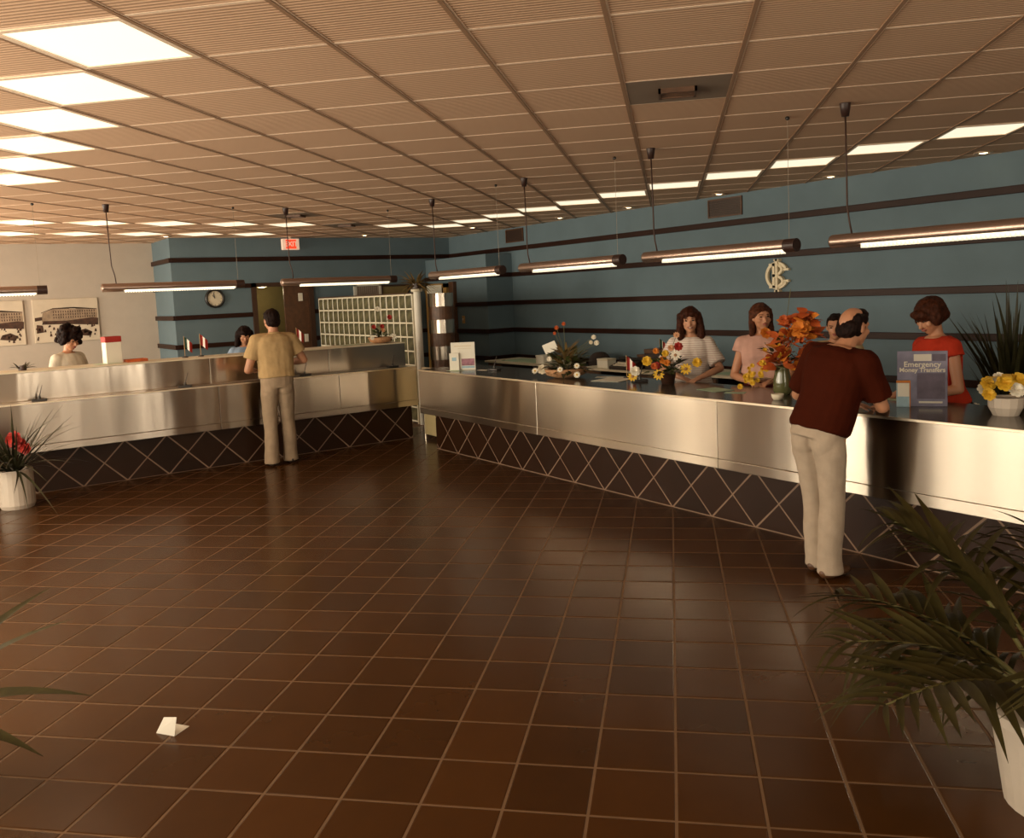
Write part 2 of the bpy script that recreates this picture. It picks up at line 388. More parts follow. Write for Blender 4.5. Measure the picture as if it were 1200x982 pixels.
# walls
wall_right = struct('wall_right', MB().box((XL, YR, 0), (XE + 0.2, YR + 0.25, HC + 0.03)), M['blue'], 'long blue wall with five dark brown horizontal stripes')
pier_x, pier_y, pier_z = -10.2, 5.8, 2.52
pier = struct('wall_pier', MB().box((XL, pier_y, 0), (pier_x, YR, pier_z)), M['blue'], 'blue wall projection in the far corner carrying the brown stripes round it')
wall_left = struct('wall_left', MB().box((XB, YBOX, 0), (XL, 2.41, HC + 0.03)).box((XB, 2.41, 2.15), (XL, 3.42, HC + 0.03)).box((XB, 3.42, 0), (XL, YR + 0.25, HC + 0.03)), M['blue'], 'blue back wall with brown stripes, a clock and a doorway')
wall_back = struct('wall_back', MB().box((XB - 0.25, YF - 0.2, 0), (XB, YBOX, HC + 0.03)), M['light_wall'], 'pale beige wall hung with two large photographs')
alcove = struct('wall_alcove', MB().box((XB - 0.25, YBOX, 0), (XB, YR + 0.25, HC + 0.03)), M['olive'], 'olive corridor wall behind the doorway')
SZ = [2.60, 2.15, 1.655, 1.175, 0.70]; SH, SD = 0.038, 0.035
def stripe(parent, a, b): obj('stripe', MB().bevbox(a, b, 0.006), M['stripe'], parent)
for k, z in enumerate(SZ):
    stripe(wall_right, (XL if k == 0 else pier_x, YR - SD, z - SH), (XE, YR, z + SH))
    if k:
        stripe(pier, (XL, pier_y - SD, z - SH), (pier_x + SD, pier_y, z + SH))
        stripe(pier, (pier_x, pier_y, z - SH), (pier_x + SD, YR - SD, z + SH))
    stripe(wall_left, (XB, YBOX - SD, z - SH), (XL + SD, YBOX, z + SH))
    if k == 0: stripe(wall_left, (XL, YBOX, z - SH), (XL + SD, YR - SD, z + SH))
    else:
        stripe(wall_left, (XL, YBOX, z - SH), (XL + SD, 2.36, z + SH))
        stripe(wall_left, (XL, 3.47, z - SH), (XL + SD, 4.25 if z > 1.3 else pier_y - SD, z + SH))
# window walls behind the camera (seen only as reflections, and the source of the daylight)
def window_wall(name, along, c, c2, lo, hi, wins, label):
    mb = MB()
    def bx(a, b, z0, z1):
        if along == 'x': mb.box((a, min(c, c2), z0), (b, max(c, c2), z1))
        else: mb.box((min(c, c2), a, z0), (max(c, c2), b, z1))
    z0, z1 = 0.45, 2.72
    bx(lo, hi, 0, z0); bx(lo, hi, z1, HC + 0.03)
    e = lo
    for a, b in wins: bx(e, a, z0, z1); e = b
    bx(e, hi, z0, z1)
    return struct(name, mb, M['wall_plain'], label)
window_wall('wall_front', 'x', YF, YF - 0.2, XB - 0.25, XE + 0.2, WIN_Y, 'window wall behind the camera')
window_wall('wall_end', 'y', XE, XE + 0.2, YF, YR + 0.25, WIN_X, 'window wall at the right hand end')
k = 1
for wins, ax in ((WIN_Y, 'x'), (WIN_X, 'y')):
    for a, b in wins:
        mb = MB(); n = max(2, round((b - a) / 0.75))
        for i in range(n + 1):
            t = a + (b - a) * i / n; w = 0.03
            t0, t1 = max(a, t - w), min(b, t + w)
            if ax == 'x': mb.box((t0, YF - 0.12, 0.45), (t1, YF - 0.05, 2.72))
            else: mb.box((XE + 0.05, t0, 0.45), (XE + 0.12, t1, 2.72))
        if ax == 'x': mb.box((a, YF - 0.12, 0.45), (b, YF - 0.05, 0.51)).box((a, YF - 0.12, 2.66), (b, YF - 0.05, 2.72)); g = MB().box((a, YF - 0.09, 0.45), (b, YF - 0.084, 2.72))
        else: mb.box((XE + 0.05, a, 0.45), (XE + 0.12, b, 0.51)).box((XE + 0.05, a, 2.66), (XE + 0.12, b, 2.72)); g = MB().box((XE + 0.084, a, 0.45), (XE + 0.09, b, 2.72))
        w = struct('window_%d' % k, mb, M['frame_brown'], 'dark framed window letting in daylight'); k += 1
        obj('pane', g, M['glass_pane'], w)
        if ax == 'y':                                            # vertical blinds
            sl = MB().box((-0.002, -0.06, 0), (0.002, 0.06, 2.2)).mesh('blind_slat'); sl.materials.append(M['cream'])
            y = a + 0.06
            while y < min(b - 0.03, 1.72):
                obj('blind_slat', sl, None, w, (XE - 0.06, y, 0.5), (0, 0, 0.25)); y += 0.27
# ------------------------------------------------------------------ ceiling fixtures
ORD = ['first', 'second', 'third', 'fourth', 'fifth', 'sixth', 'seventh', 'eighth', 'ninth', 'tenth', 'eleventh', 'twelfth']
h = CW / 2 - 0.006
fr = MB()
for a, b, c, d in ((-h, -h, h, -h + 0.03), (-h, h - 0.03, h, h), (-h, -h + 0.03, -h + 0.03, h - 0.03), (h - 0.03, -h + 0.03, h, h - 0.03)):
    fr.prism([gw(a, b), gw(c, b), gw(c, d), gw(a, d)], -0.006, 0.03)
fr = fr.mesh('light_frame'); fr.materials.append(M['bar_light'])
g = h - 0.03
df = MB().prism([gw(-g, -g), gw(g, -g), gw(g, g), gw(-g, g)], 0.0, 0.03).mesh('diffuser'); df.materials.append(M['diffuser'])
def ceil_light(ij, label, group):
    x, y = gw(CA + (ij[0] + 0.5) * CW, CB + (ij[1] + 0.5) * CW)
    t = thing('ceiling_light', label, 'ceiling light', (x, y, HC), 0, group)
    obj('frame', fr, None, t); obj('diffuser', df, None, t)
for k, ij in enumerate(LIGHT_A): ceil_light(ij, '%s glowing ceiling light panel from the right in the row beside the blue wall' % ORD[k], 'ceiling lights along the blue wall')
for k, ij in enumerate(LIGHT_B): ceil_light(ij, '%s nearest glowing ceiling light panel in the stepped row at upper left' % ORD[k], 'large ceiling lights at upper left')
for k, ij in enumerate(LIGHT_C): ceil_light(ij, '%s ceiling light panel from the left in the nearer row over the left tellers' % ORD[k], 'nearer ceiling light row at the back')
for k, ij in enumerate(LIGHT_D): ceil_light(ij, '%s ceiling light panel from the left in the farthest row before the back wall' % ORD[k], 'farthest ceiling light row at the back')
M['vent_plate'] = mat('vent_plate', (0.24, 0.175, 0.125), 0.6, var=0.05)
for k, (ij, lab) in enumerate(zip(VENTS, ('grey square air vent panel in the ceiling with a small slotted grille', 'dark ceiling air vent above the tan shirted man', 'dark ceiling air vent near the exit sign, between two light panels'))):
    x, y = gw(CA + (ij[0] + 0.5) * CW, CB + (ij[1] + 0.5) * CW)
    t = thing('ceiling_vent', lab, 'vent', (x, y, HC), 0, 'ceiling vents')
    h = CW / 2 - 0.008
    obj('plate', MB().prism([gw(-h, -h), gw(h, -h), gw(h, h), gw(-h, h)], -0.002, 0.02), M['vent_plate'], t)
    gm = MB(); a, c = 0.11, 0.085
    for u0, v0, u1, v1 in ((-a, -c, a, -c + .014), (-a, c - .014, a, c), (-a, -c, -a + .014, c), (a - .014, -c, a, c)): gm.prism([gw(u0, v0), gw(u1, v0), gw(u1, v1), gw(u0, v1)], -0.03, -0.002)
    obj('grille_frame', gm, M['brown_wood'], t)
    for q in range(4):
        v = -c + 0.03 + q * 0.036
        obj('slat', MB().prism([gw(-a + .014, v), gw(a - .014, v), gw(a - .014, v + 0.012), gw(-a + .014, v + 0.012)], -0.022, -0.002), M['brown_wood'], t)
M['down'] = mat('downlight_glow', (0.9, 0.8, 0.6), 0.4, emit=((1.0, 0.78, 0.45), 6.0))
M['down_ring'] = mat('downlight_ring', (0.6, 0.42, 0.28), 0.35, 0.6)
DOWN = [(-1.86, 6.12, 'recessed ceiling downlight at the far right above the blue wall'), (-3.54, 6.12, 'recessed downlight above the blue wall beside the rightmost pendant cord'), (-5.17, 6.12, 'recessed downlight just above the right wall vent grille'),
        (-6.79, 6.05, 'recessed downlight over the blue wall, left of the wall vent grille'), (-8.32, 6.0, 'recessed downlight over the blue wall right of the far corner'), (-10.1, 5.5, 'recessed downlight by the small far wall vent'), (-11.75, 4.27, 'recessed downlight in front of the back wall right of the exit sign'), (-12.0, 0.95, 'recessed downlight at the edge of the blue box wall')]
for x, y, lab in DOWN:
    t = thing('downlight', lab, 'downlight', (x, y, HC), 0, 'recessed downlights')
    obj('ring', MB().lathe([(0.05, 0.004), (0.05, -0.01), (0.085, -0.012), (0.09, -0.002), (0.09, 0.01), (0.05, 0.01)], 20), M['down_ring'], t, smooth=True)
    obj('bulb', MB().ell((0, 0, 0), (0.045, 0.045, 0.014)), M['down'], t, smooth=True)
# ------------------------------------------------------------------ pendant tube lamps
def pendant(p0, dirv, label, group, ln=1.53, vis_hook=True):
    t = thing('pendant_lamp', label, 'lamp', (p0[0], p0[1], HC), math.atan2(dirv[1], dirv[0]), group)
    zc = 2.075 - HC; r = 0.046
    # open tube body: upper arc of a round housing
    rs = []
    for x in (0.0, 0.012, ln - 0.012, ln):
        rr = r if 0 < x < ln else r * 0.93
        ring = []
        for k in range(15):
            a = -0.62 + (PI + 1.24) * k / 14; ring.append((x, rr * math.cos(a), zc + rr * math.sin(a)))
        for k in range(14, -1, -1):
            a = -0.62 + (PI + 1.24) * k / 14; ring.append((x, (rr - 0.006) * math.cos(a), zc + (rr - 0.006) * math.sin(a)))
        rs.append(ring)
    obj('housing', MB().rings(rs), M['lampbody'], t, smooth=True)
    obj('end_section', MB().tube([(0.004, 0, zc), (0.22, 0, zc)], r * 0.97, 20), M['lampbody'], t, smooth=True)
    obj('end_cap', MB().tube([(ln - 0.09, 0, zc), (ln + 0.004, 0, zc)], r * 1.02, 20), M['lampend'], t)
    obj('fluorescent_tube', MB().tube([(0.23, 0, zc - 0.026), (ln - 0.1, 0, zc - 0.026)], 0.022, 10), M['tube'], t, smooth=True)
    lv = MB()
    n = 44
    for k in range(n):
        x = 0.24 + (ln - 0.36) * k / (n - 1); lv.box((x - 0.0015, -0.036, zc - 0.056), (x + 0.0015, 0.036, zc - 0.034))
    o = obj('louvre', lv, M['louvre'], t); o['kind'] = 'stuff'
    obj('canopy', MB().lathe([(0.024, -0.085), (0.036, -0.004), (0.036, 0.0), (0.015, 0.0)], 16, (0.11, 0, 0)), M['lampend'], t, smooth=True)
    pts = [(0.11, 0, -0.08), (0.113, 0.004, -0.4), (0.118, 0.0, -0.66), (0.14, -0.012, -0.76), (0.15, 0, zc + r)]
    obj('cord', MB().tube(pts, 0.006, 6), M['cord'], t, smooth=True)
    obj('wire', MB().tube([(ln - 0.06, 0, zc + r), (ln - 0.06, 0, -0.01)], 0.0014, 5), M['wire'], t)
    obj('hook', MB().ell((ln - 0.06, 0, -0.012), (0.016, 0.016, 0.014), nu=8, nv=6), M['black'], t)
for x0, lab in ((-6.62, 'brown tube pendant lamp farthest along the right counter, near the corner'), (-4.75, 'brown tube pendant lamp over the right counter, second from the far corner'), (-2.94, 'brown tube pendant lamp hanging left of the white wall monogram'), (-1.125, 'brown tube pendant lamp at far right, nearest the camera')):
    pendant((x0, 2.69), (1, 0), lab, 'pendant tube lamps over the right counter')
for y0, lab in ((-2.81, 'brown tube pendant lamp at the left edge of the picture'), (-0.756, 'brown tube pendant lamp over the left counter in front of the wall clock'), (1.235, 'brown tube pendant lamp below the exit sign')):
    pendant((-7.70, y0), (0, 1), lab, 'pendant tube lamps over the left counter')

M['olive_light'] = mat('olive_panel', (0.50, 0.40, 0.20), 0.6, var=0.06)
# ------------------------------------------------------------------ counters
DIA = T * S2
def diamond_base(parent, lo, hi, phase, along, face):
    """diagonal tiles on the recessed base: full diamonds and the half tiles above and below"""
    k0 = math.floor((lo - phase) / DIA) - 1; k1 = math.ceil((hi - phase) / DIA) + 1
    hh = DIA / 2; g = 0.0085
    def put(pts):
        q = clip(pts, lo + 0.002, hi - 0.002, 0.0, 0.45)
        if len(q) < 3 or area(q) < 3e-4: return
        cx = sum(p[0] for p in q) / len(q); cz = sum(p[1] for p in q) / len(q)
        n = len(q)
        if along == 'x':
            vs = [(p[0] - cx, 0, p[1] - cz) for p in q] + [(p[0] - cx, -0.003, p[1] - cz) for p in q]
            fs = [tuple(range(n)), tuple(range(2*n - 1, n - 1, -1))] + [(i + n, (i+1) % n + n, (i+1) % n, i) for i in range(n)]
            fs = [f[::-1] for f in fs]
            obj('base_tile', MB().add(vs, fs), M['base_tile'], parent, (cx, face, cz))
        else:
            vs = [(0, p[0] - cx, p[1] - cz) for p in q] + [(0.003, p[0] - cx, p[1] - cz) for p in q]
            fs = [tuple(range(n)), tuple(range(2*n - 1, n - 1, -1))] + [(i + n, (i+1) % n + n, (i+1) % n, i) for i in range(n)]
            fs = [f[::-1] for f in fs]
            obj('base_tile', MB().add(vs, fs), M['base_tile'], parent, (face, cx, cz))
    s = g
    for k in range(k0, k1):
        c = phase + k * DIA
        put([(c, s), (c + hh - s, hh), (c, DIA - s), (c - hh + s, hh)])
        c += hh
        put([(c - hh + 2*s, 0.004), (c + hh - 2*s, 0.004), (c, hh - s)])
        put([(c, hh + s), (c + hh - 2*s, DIA - 0.003), (c - hh + 2*s, DIA - 0.003)])
ZB, ZT = 0.44, 0.965
XR0, XR1 = -6.65, 2.2
rc = thing('service_counter', 'long stainless steel bank counter on a diagonal tiled base along the right side', 'counter', (0, 0, 0))
b = obj('base', MB().box((XR0 + 0.1, YC, 0), (XR1, 3.15, 0.46)), M['grout_dark'], rc)
diamond_base(rc, XR0 + 0.1, XR1, -2.609, 'x', YC)
YS = 2.46
def panel_x(a, b):
    mb = MB()
    g = 0.003
    mb.bevbox((a + g, YS, ZB + 0.075), (b - g, YS + 0.02, ZT - 0.012), 0.003)
    mb.bevbox((a + g, YS - 0.004, ZB), (b - g, YS + 0.02, ZB + 0.072), 0.003)
    obj('steel_panel', mb, M['steel'], rc)
for a, b in ((XR0, -4.27), (-4.27, -1.97), (-1.97, 0.33), (0.33, XR1)): panel_x(a, b)
obj('soffit', MB().box((XR0 + 0.01, YS + 0.02, ZB), (XR1, YC + 0.02, ZB + 0.02)), M['frame_brown'], rc)
obj('end_panel', MB().box((XR0, YS + 0.02, ZB), (XR0 + 0.02, 3.2, ZT - 0.012)), M['steel'], rc)
obj('counter_top', MB().bevbox((XR0, YS - 0.004, ZT - 0.012), (XR1, 3.25, ZT), 0.004), M['top_dark'], rc)
obj('top_edge', MB().bevbox((XR0, YS - 0.008, ZT - 0.016), (XR1, YS - 0.001, ZT + 0.001), 0.002), M['steel_edge'], rc)
obj('back_panel', MB().box((XR0 + 0.02, 3.1, 0.46), (XR1, 3.14, ZT - 0.012)), M['brown_wood'], rc)
for z in (0.87, 0.72, 0.57): obj('bolt', MB().tube([(XR0 - 0.012, YS + 0.03, z), (XR0 + 0.002, YS + 0.03, z)], 0.014, 10), M['white'], rc)
obj('toe_joint', MB().box((XR0 + 0.1, YC - 0.006, 0.0), (XR1, YC, 0.007)), M['grout_dark'], rc)
sg = thing('swing_gate', 'low olive swing gate in the gap between the two counters', 'gate', (-7.30, 2.86, 0))
obj('leaf', MB().bevbox((0, 0, 0.06), (0.62, 0.03, 0.90), 0.005), M['olive_light'], sg); obj('hinge_post', MB().tube([(-0.01, 0.015, 0), (-0.01, 0.015, 0.93)], 0.014, 10), M['steel_edge'], sg); obj('top_rail', MB().bevbox((-0.01, -0.006, 0.90), (0.63, 0.036, 0.93), 0.004), M['steel_edge'], sg)
# two tier left counter
ZL, ZU = 0.945, 1.245
Y0, Y1 = -4.2, 2.82
lc = thing('teller_counter', 'two tier stainless steel teller counter on a diagonal tiled base at left', 'counter', (0, 0, 0))
obj('base', MB().box((-8.1, Y0, 0), (XC, Y1 - 0.03, 0.46)), M['grout_dark'], lc)
diamond_base(lc, Y0, Y1 - 0.03, 0.60, 'y', XC)
XS = -7.36
def panel_y(a, b, x, z0, z1, lip=False):
    g = 0.003; mb = MB()
    if lip:
        mb.bevbox((x - 0.02, a + g, z0 + 0.075), (x, b - g, z1), 0.003); mb.bevbox((x - 0.02, a + g, z0), (x + 0.004, b - g, z0 + 0.072), 0.003)
    else: mb.bevbox((x - 0.02, a + g, z0), (x, b - g, z1), 0.003)
    obj('steel_panel', mb, M['steel_left'], lc)
for a, b in ((Y0, -2.0), (-2.0, 0.3), (0.3, 1.75), (1.75, Y1)):
    panel_y(a, b, XS, ZB, ZL - 0.012, True); panel_y(a, b, -7.65, ZL, ZU - 0.012)
obj('soffit', MB().box((XC - 0.02, Y0, ZB), (XS - 0.02, Y1, ZB + 0.02)), M['frame_brown'], lc)
obj('ledge', MB().bevbox((-7.66, Y0, ZL - 0.012), (XS + 0.004, Y1, ZL), 0.004), M['steel'], lc)
obj('ledge_edge', MB().bevbox((XS + 0.001, Y0, ZL - 0.016), (XS + 0.008, Y1, ZL + 0.001), 0.002), M['steel_edge'], lc)
obj('counter_top', MB().bevbox((-8.15, Y0, ZU - 0.012), (-7.645, Y1, ZU), 0.004), M['cream'], lc)
obj('end_panel', MB().box((-8.1, Y1 - 0.02, ZB), (-7.67, Y1, ZU - 0.012)).box((-7.67, Y1 - 0.02, ZB), (XS - 0.02, Y1, ZL - 0.012)), M['steel'], lc)
obj('back_panel', MB().box((-8.1, Y0, 0.46), (-8.06, Y1 - 0.02, ZU - 0.012)), M['brown_wood'], lc)

# ------------------------------------------------------------------ glass block partition and columns
M['glass_block'] = mat('glass_block', (0.105, 0.095, 0.050), 0.2, var=0.45, scale=11, bump=0.5, bscale=14, spec=0.35)
M['mortar'] = mat('mortar', (0.74, 0.68, 0.52), 0.8)
YG = 3.45; BS = 0.203
gp = thing('glass_block_partition', 'low glass block partition wall with white joints behind the teller counter', 'partition', (0, YG, 0))
NX = 17; GX0 = -8.50 - NX * BS
ZG0 = 1.865 - 9 * BS
bm = bmesh.new(); bmesh.ops.create_cube(bm, size=1)
for v in bm.verts: v.co = Vector((v.co.x * (BS - 0.02), v.co.y * 0.09, v.co.z * (BS - 0.02)))
bmesh.ops.bevel(bm, geom=bm.edges[:], offset=0.012, segments=1, affect='EDGES')
blk = MB().addbm(bm).mesh('glass_block'); blk.materials.append(M['glass_block'])
for r in range(9):
    for c in range(NX): obj('glass_block', blk, None, gp, (GX0 + (c + 0.5) * BS, 0, ZG0 + (r + 0.5) * BS))
mm = MB()
for r in range(10): mm.box((GX0, -0.04, ZG0 + r * BS - 0.010), (GX0 + NX * BS, 0.04, ZG0 + r * BS + 0.010))
o = obj('horizontal_joint', mm, M['mortar'], gp)
mm = MB()
for c in range(NX + 1): mm.box((GX0 + c * BS - 0.010, -0.040, 0), (GX0 + c * BS + 0.010, 0.040, ZG0 + 9 * BS))
obj('vertical_joint', mm, M['mortar'], gp)
obj('coping', MB().bevbox((GX0 - 0.01, -0.05, ZG0 + 9 * BS + 0.012), (GX0 + NX * BS + 0.01, 0.05, ZG0 + 9 * BS + 0.03), 0.004), M['frame_brown'], gp)
post = thing('post', 'slim white round post at the end of the glass block partition', 'column', (-8.41, YG, 0))
obj('shaft', MB().lathe([(0.052, 0), (0.052, 1.9)], 20), M['white'], post, smooth=False)
obj('collar', MB().lathe([(0.075, 1.9), (0.085, 1.91), (0.085, 1.94), (0.06, 1.945)], 20), M['cream'], post)
bc = thing('banded_column', 'round column with alternating steel and dark brown bands by the glass blocks', 'column', (-8.36, 3.80, 0))
for k in range(10):
    z1 = 1.87 - k * 0.19; z0 = max(0, z1 - 0.19)
    obj('band', MB().lathe([(0.178 if k % 2 else 0.185, z0), (0.178 if k % 2 else 0.185, z1)], 28), M['brown_wood'] if k % 2 else M['steel'], bc, smooth=False)
# ------------------------------------------------------------------ doors, window with blinds
t = thing('added_corridor_lamp', 'small round unseen lamp added to brighten the corridor behind the doorway', 'lamp', (-12.95, 2.75, 2.15))  # unseen fixture, added to brighten the olive corridor
obj('rim', MB().lathe([(0.09, 0), (0.095, -0.02), (0.08, -0.025), (0.08, 0)], 20), M['cream'], t); obj('bulb', MB().ell((0, 0, -0.012), (0.078, 0.078, 0.022)), M['down'], t, smooth=True)
cl = bpy.data.lights.new('corridor_fill', 'POINT'); cl.energy = 5; cl.color = (1.0, 0.82, 0.5); cl.shadow_soft_size = 0.06  # added fill light for the otherwise dark doorway
lo_ = bpy.data.objects.new('corridor_fill', cl); lo_.location = (0, 0, -0.12); lo_.parent = t; COL.objects.link(lo_)
d1 = struct('door_1', MB().box((XL - 0.05, 2.36, 0), (XL + 0.05, 2.44, 2.19)).box((XL - 0.05, 3.38, 0), (XL + 0.05, 3.47, 2.19)).box((XL - 0.05, 2.36, 2.12), (XL + 0.05, 3.47, 2.19)), M['frame_brown'], 'doorway with dark frame and half open brown door leaf')
obj('door_leaf', MB().bevbox((XL - 0.03, 2.93, 0.01), (XL + 0.01, 3.38, 2.12), 0.006), M['brown_wood'], d1)
obj('sign_plate', MB().bevbox((XL + 0.01, 3.19, 1.85), (XL + 0.022, 3.27, 1.99), 0.003), M['paper'], d1)
obj('switch_plate', MB().bevbox((XL + 0.01, 3.26, 1.12), (XL + 0.022, 3.33, 1.26), 0.003), M['paper'], d1)
d2 = struct('door_2', MB().box((-11.62, pier_y - 0.06, 0), (-11.50, pier_y + 0.0, 2.06)).box((-12.3, pier_y - 0.06, 1.98), (-11.50, pier_y, 2.06)).box((-12.3, pier_y - 0.06, 0), (-12.2, pier_y, 2.06)), M['gold'], 'narrow brown door with pale wooden frame in the far corner')
obj('door_leaf', MB().bevbox((-12.2, pier_y - 0.035, 0.01), (-11.62, pier_y, 1.98), 0.005), M['brown_wood'], d2)
obj('side_post', MB().bevbox((-11.38, pier_y - 0.08, 0), (-11.22, pier_y, 2.08), 0.008), M['brown_wood'], d2)
M['blind'] = mat('blind', (0.45, 0.36, 0.29), 0.7)
w9 = struct('window_9', MB().box((XL, 4.26, 1.25), (XL + 0.04, 4.31, 2.11)).box((XL, 4.77, 1.25), (XL + 0.04, 4.82, 2.11)).box((XL, 4.26, 2.07), (XL + 0.04, 4.82, 2.13)).box((XL, 4.26, 1.2), (XL + 0.04, 4.82, 1.26)), M['white'], 'narrow window with vertical blinds on the back wall above the glass blocks')
obj('pane', MB().box((XL + 0.001, 4.31, 1.26), (XL + 0.008, 4.77, 2.07)), M['dark'], w9)
sl = MB().box((-0.003, -0.019, 0), (0.003, 0.019, 0.8)).mesh('blind_slat'); sl.materials.append(M['blind'])
for k in range(11): obj('blind_slat', sl, None, w9, (XL + 0.025, 4.335 + k * 0.041, 1.265), (0, 0, 0.35))
pn = thing('wall_panel', 'olive notice panel on the back wall right of the blinds', 'panel', (XL, 5.1, 1.2))
obj('board', MB().bevbox((0, -0.26, 0), (0.03, 0.26, 0.85), 0.005), M['olive'], pn)
obj('frame', MB().box((0, -0.29, -0.03), (0.045, -0.26, 0.88)).box((0, 0.26, -0.03), (0.045, 0.29, 0.88)).box((0, -0.26, 0.85), (0.045, 0.26, 0.88)).box((0, -0.26, -0.03), (0.045, 0.26, 0)), M['frame_brown'], pn)
nt_ = thing('notice', 'white paper notice above the banded column', 'notice', (-11.93, pier_y - 0.075, 1.96))
obj('sheet', MB().box((-0.28, 0, -0.075), (0.28, 0.006, 0.075)), M['paper'], nt_)
obj('print', MB().box((-0.2, -0.0015, 0.02), (0.2, 0, 0.035)).box((-0.2, -0.0015, -0.03), (0.14, 0, -0.018)), M['cream'], nt_)
# switch plate on the far wall
t = thing('light_switch', 'small tan light switch plate on the blue projection', 'switch', (-11.02, pier_y, 1.38))
obj('plate', MB().bevbox((-0.045, -0.012, -0.07), (0.045, 0, 0.07), 0.004), M['gold'], t)
obj('toggle', MB().bevbox((-0.01, -0.03, -0.015), (0.01, -0.012, 0.02), 0.003), M['cream'], t)

# ------------------------------------------------------------------ things on the walls
def wall_vent(x0, x1, z0, z1, label):
    t = thing('wall_vent', label, 'vent', ((x0 + x1) / 2, YR, (z0 + z1) / 2), 0, 'wall vent grilles')
    a, c = (x1 - x0) / 2, (z1 - z0) / 2
    obj('backing', MB().box((-a, -0.008, -c), (a, 0, c)), M['dark'], t)
    obj('frame', MB().box((-a, -0.022, -c), (a, -0.008, -c + .018)).box((-a, -0.022, c - .018), (a, -0.008, c)).box((-a, -0.022, -c + .018), (-a + .018, -0.008, c - .018)).box((a - .018, -0.022, -c + .018), (a, -0.008, c - .018)), M['brown_wood'], t)
    n = 9
    for k in range(n):
        z = -c + 0.03 + (2 * c - 0.06) * k / (n - 1); obj('slat', MB().box((-a + .018, -0.018, z - 0.004), (a - .018, -0.008, z + 0.004)), M['frame_brown'], t)
wall_vent(-5.56, -4.99, 2.69, 2.93, 'dark brown vent grille high on the blue wall, right one near the monogram')
wall_vent(-10.33, -9.80, 2.71, 2.94, 'dark brown vent grille high on the blue wall near the far corner')
# monogram emblem
em = thing('wall_emblem', 'cream interlaced letter monogram emblem fixed to the blue wall', 'emblem', (-4.44, YR - 0.0, 1.895))
def arc_band(mb, cx, cz, rx, rz, w, a0, a1, y0, y1, n=28):
    rs = []
    for k in range(n + 1):
        a = math.radians(a0 + (a1 - a0) * k / n); c, s = math.cos(a), math.sin(a)
        rs.append([(cx + (rx + d) * c, y, cz + (rz + d) * s) for d, y in ((-w/2, y0), (w/2, y0), (w/2, y1), (-w/2, y1))])
    mb.rings(rs)
em_m = mat('emblem_cream', (0.80, 0.68, 0.46), 0.4, var=0.04)
mb = MB(); arc_band(mb, 0.0, 0, 0.155, 0.150, 0.036, 35, 325, -0.05, -0.012)
mb.box((0.095, -0.05, 0.055), (0.175, -0.012, 0.085)); mb.box((0.095, -0.05, -0.085), (0.175, -0.012, -0.055))
obj('letter_c', mb, em_m, em)
mb = MB(); mb.box((-0.062, -0.058, -0.15), (-0.028, -0.006, 0.15))
arc_band(mb, -0.03, 0.072, 0.105, 0.062, 0.032, -90, 90, -0.058, -0.006); arc_band(mb, -0.03, -0.072, 0.115, 0.066, 0.032, -90, 90, -0.058, -0.006)
mb.box((-0.11, -0.058, 0.118), (-0.02, -0.006, 0.15)); mb.box((-0.11, -0.058, -0.154), (-0.02, -0.006, -0.122)); mb.box((-0.06, -0.058, -0.016), (0.0, -0.006, 0.016))
obj('letter_b', mb, em_m, em)
obj('letter_i', MB().box((-0.012, -0.065, -0.2), (0.022, 0.0, 0.2)).box((-0.03, -0.065, 0.176), (0.04, 0.0, 0.2)).box((-0.03, -0.065, -0.2), (0.04, 0.0, -0.176)), em_m, em)
# clock
ck = thing('wall_clock', 'round wall clock with black rim and cream face on the blue wall', 'clock', (XL, 1.73, 1.955))
def disc(r, x0, x1, n=32): return MB().rings([[(x, r * math.cos(2*PI*i/n), r * math.sin(2*PI*i/n)) for i in range(n)] for x in (x0, x1)])
obj('rim', MB().rings([[(x, r * math.cos(2*PI*i/32), r * math.sin(2*PI*i/32)) for i in range(32)] for r, x in ((0.16, 0), (0.16, 0.04), (0.145, 0.055), (0.125, 0.045), (0.125, 0.02))]), M['black'], ck, smooth=False)
obj('face', disc(0.128, 0.018, 0.026), M['cream'], ck)
for k in range(12):
    a = k * PI / 6; s, c = math.sin(a), math.cos(a)
    obj('hour_mark', MB().tube([(0.028, s * 0.1, c * 0.1), (0.028, s * 0.116, c * 0.116)], 0.003, 5), M['black'], ck)
for r, L, nm in ((-0.55, 0.07, 'hour_hand'), (-0.18, 0.1, 'minute_hand')):
    obj(nm, MB().tube([(0.032, 0, 0), (0.032, math.sin(r) * L, math.cos(r) * L)], 0.005, 6), M['black'], ck)
# exit sign
ex = thing('exit_sign', 'illuminated red and white exit sign hanging below the ceiling', 'sign', (XL + 0.30, 3.0, 2.83))
M['exit_white'] = mat('exit_white', (0.75, 0.6, 0.5), 0.5, emit=((1, 0.62, 0.42), 0.35))
M['exit_red'] = mat('exit_red', (0.6, 0.03, 0.01), 0.5, emit=((1.0, 0.06, 0.02), 1.0))
obj('case', MB().bevbox((-0.04, -0.15, -0.095), (0.04, 0.15, 0.095), 0.008), M['exit_white'], ex)
obj('panel', MB().box((0.04, -0.092, -0.078), (0.044, 0.092, 0.078)), M['exit_red'], ex)
obj('lettering', text_mesh('EXIT', 0.115, 0.002, bold=0.002), M['exit_white'], ex, (0.047, 0, 0), (PI / 2, 0, PI / 2))
obj('bracket', MB().box((-0.015, -0.015, 0.095), (0.015, 0.015, HC - 2.83)), M['cream'], ex)
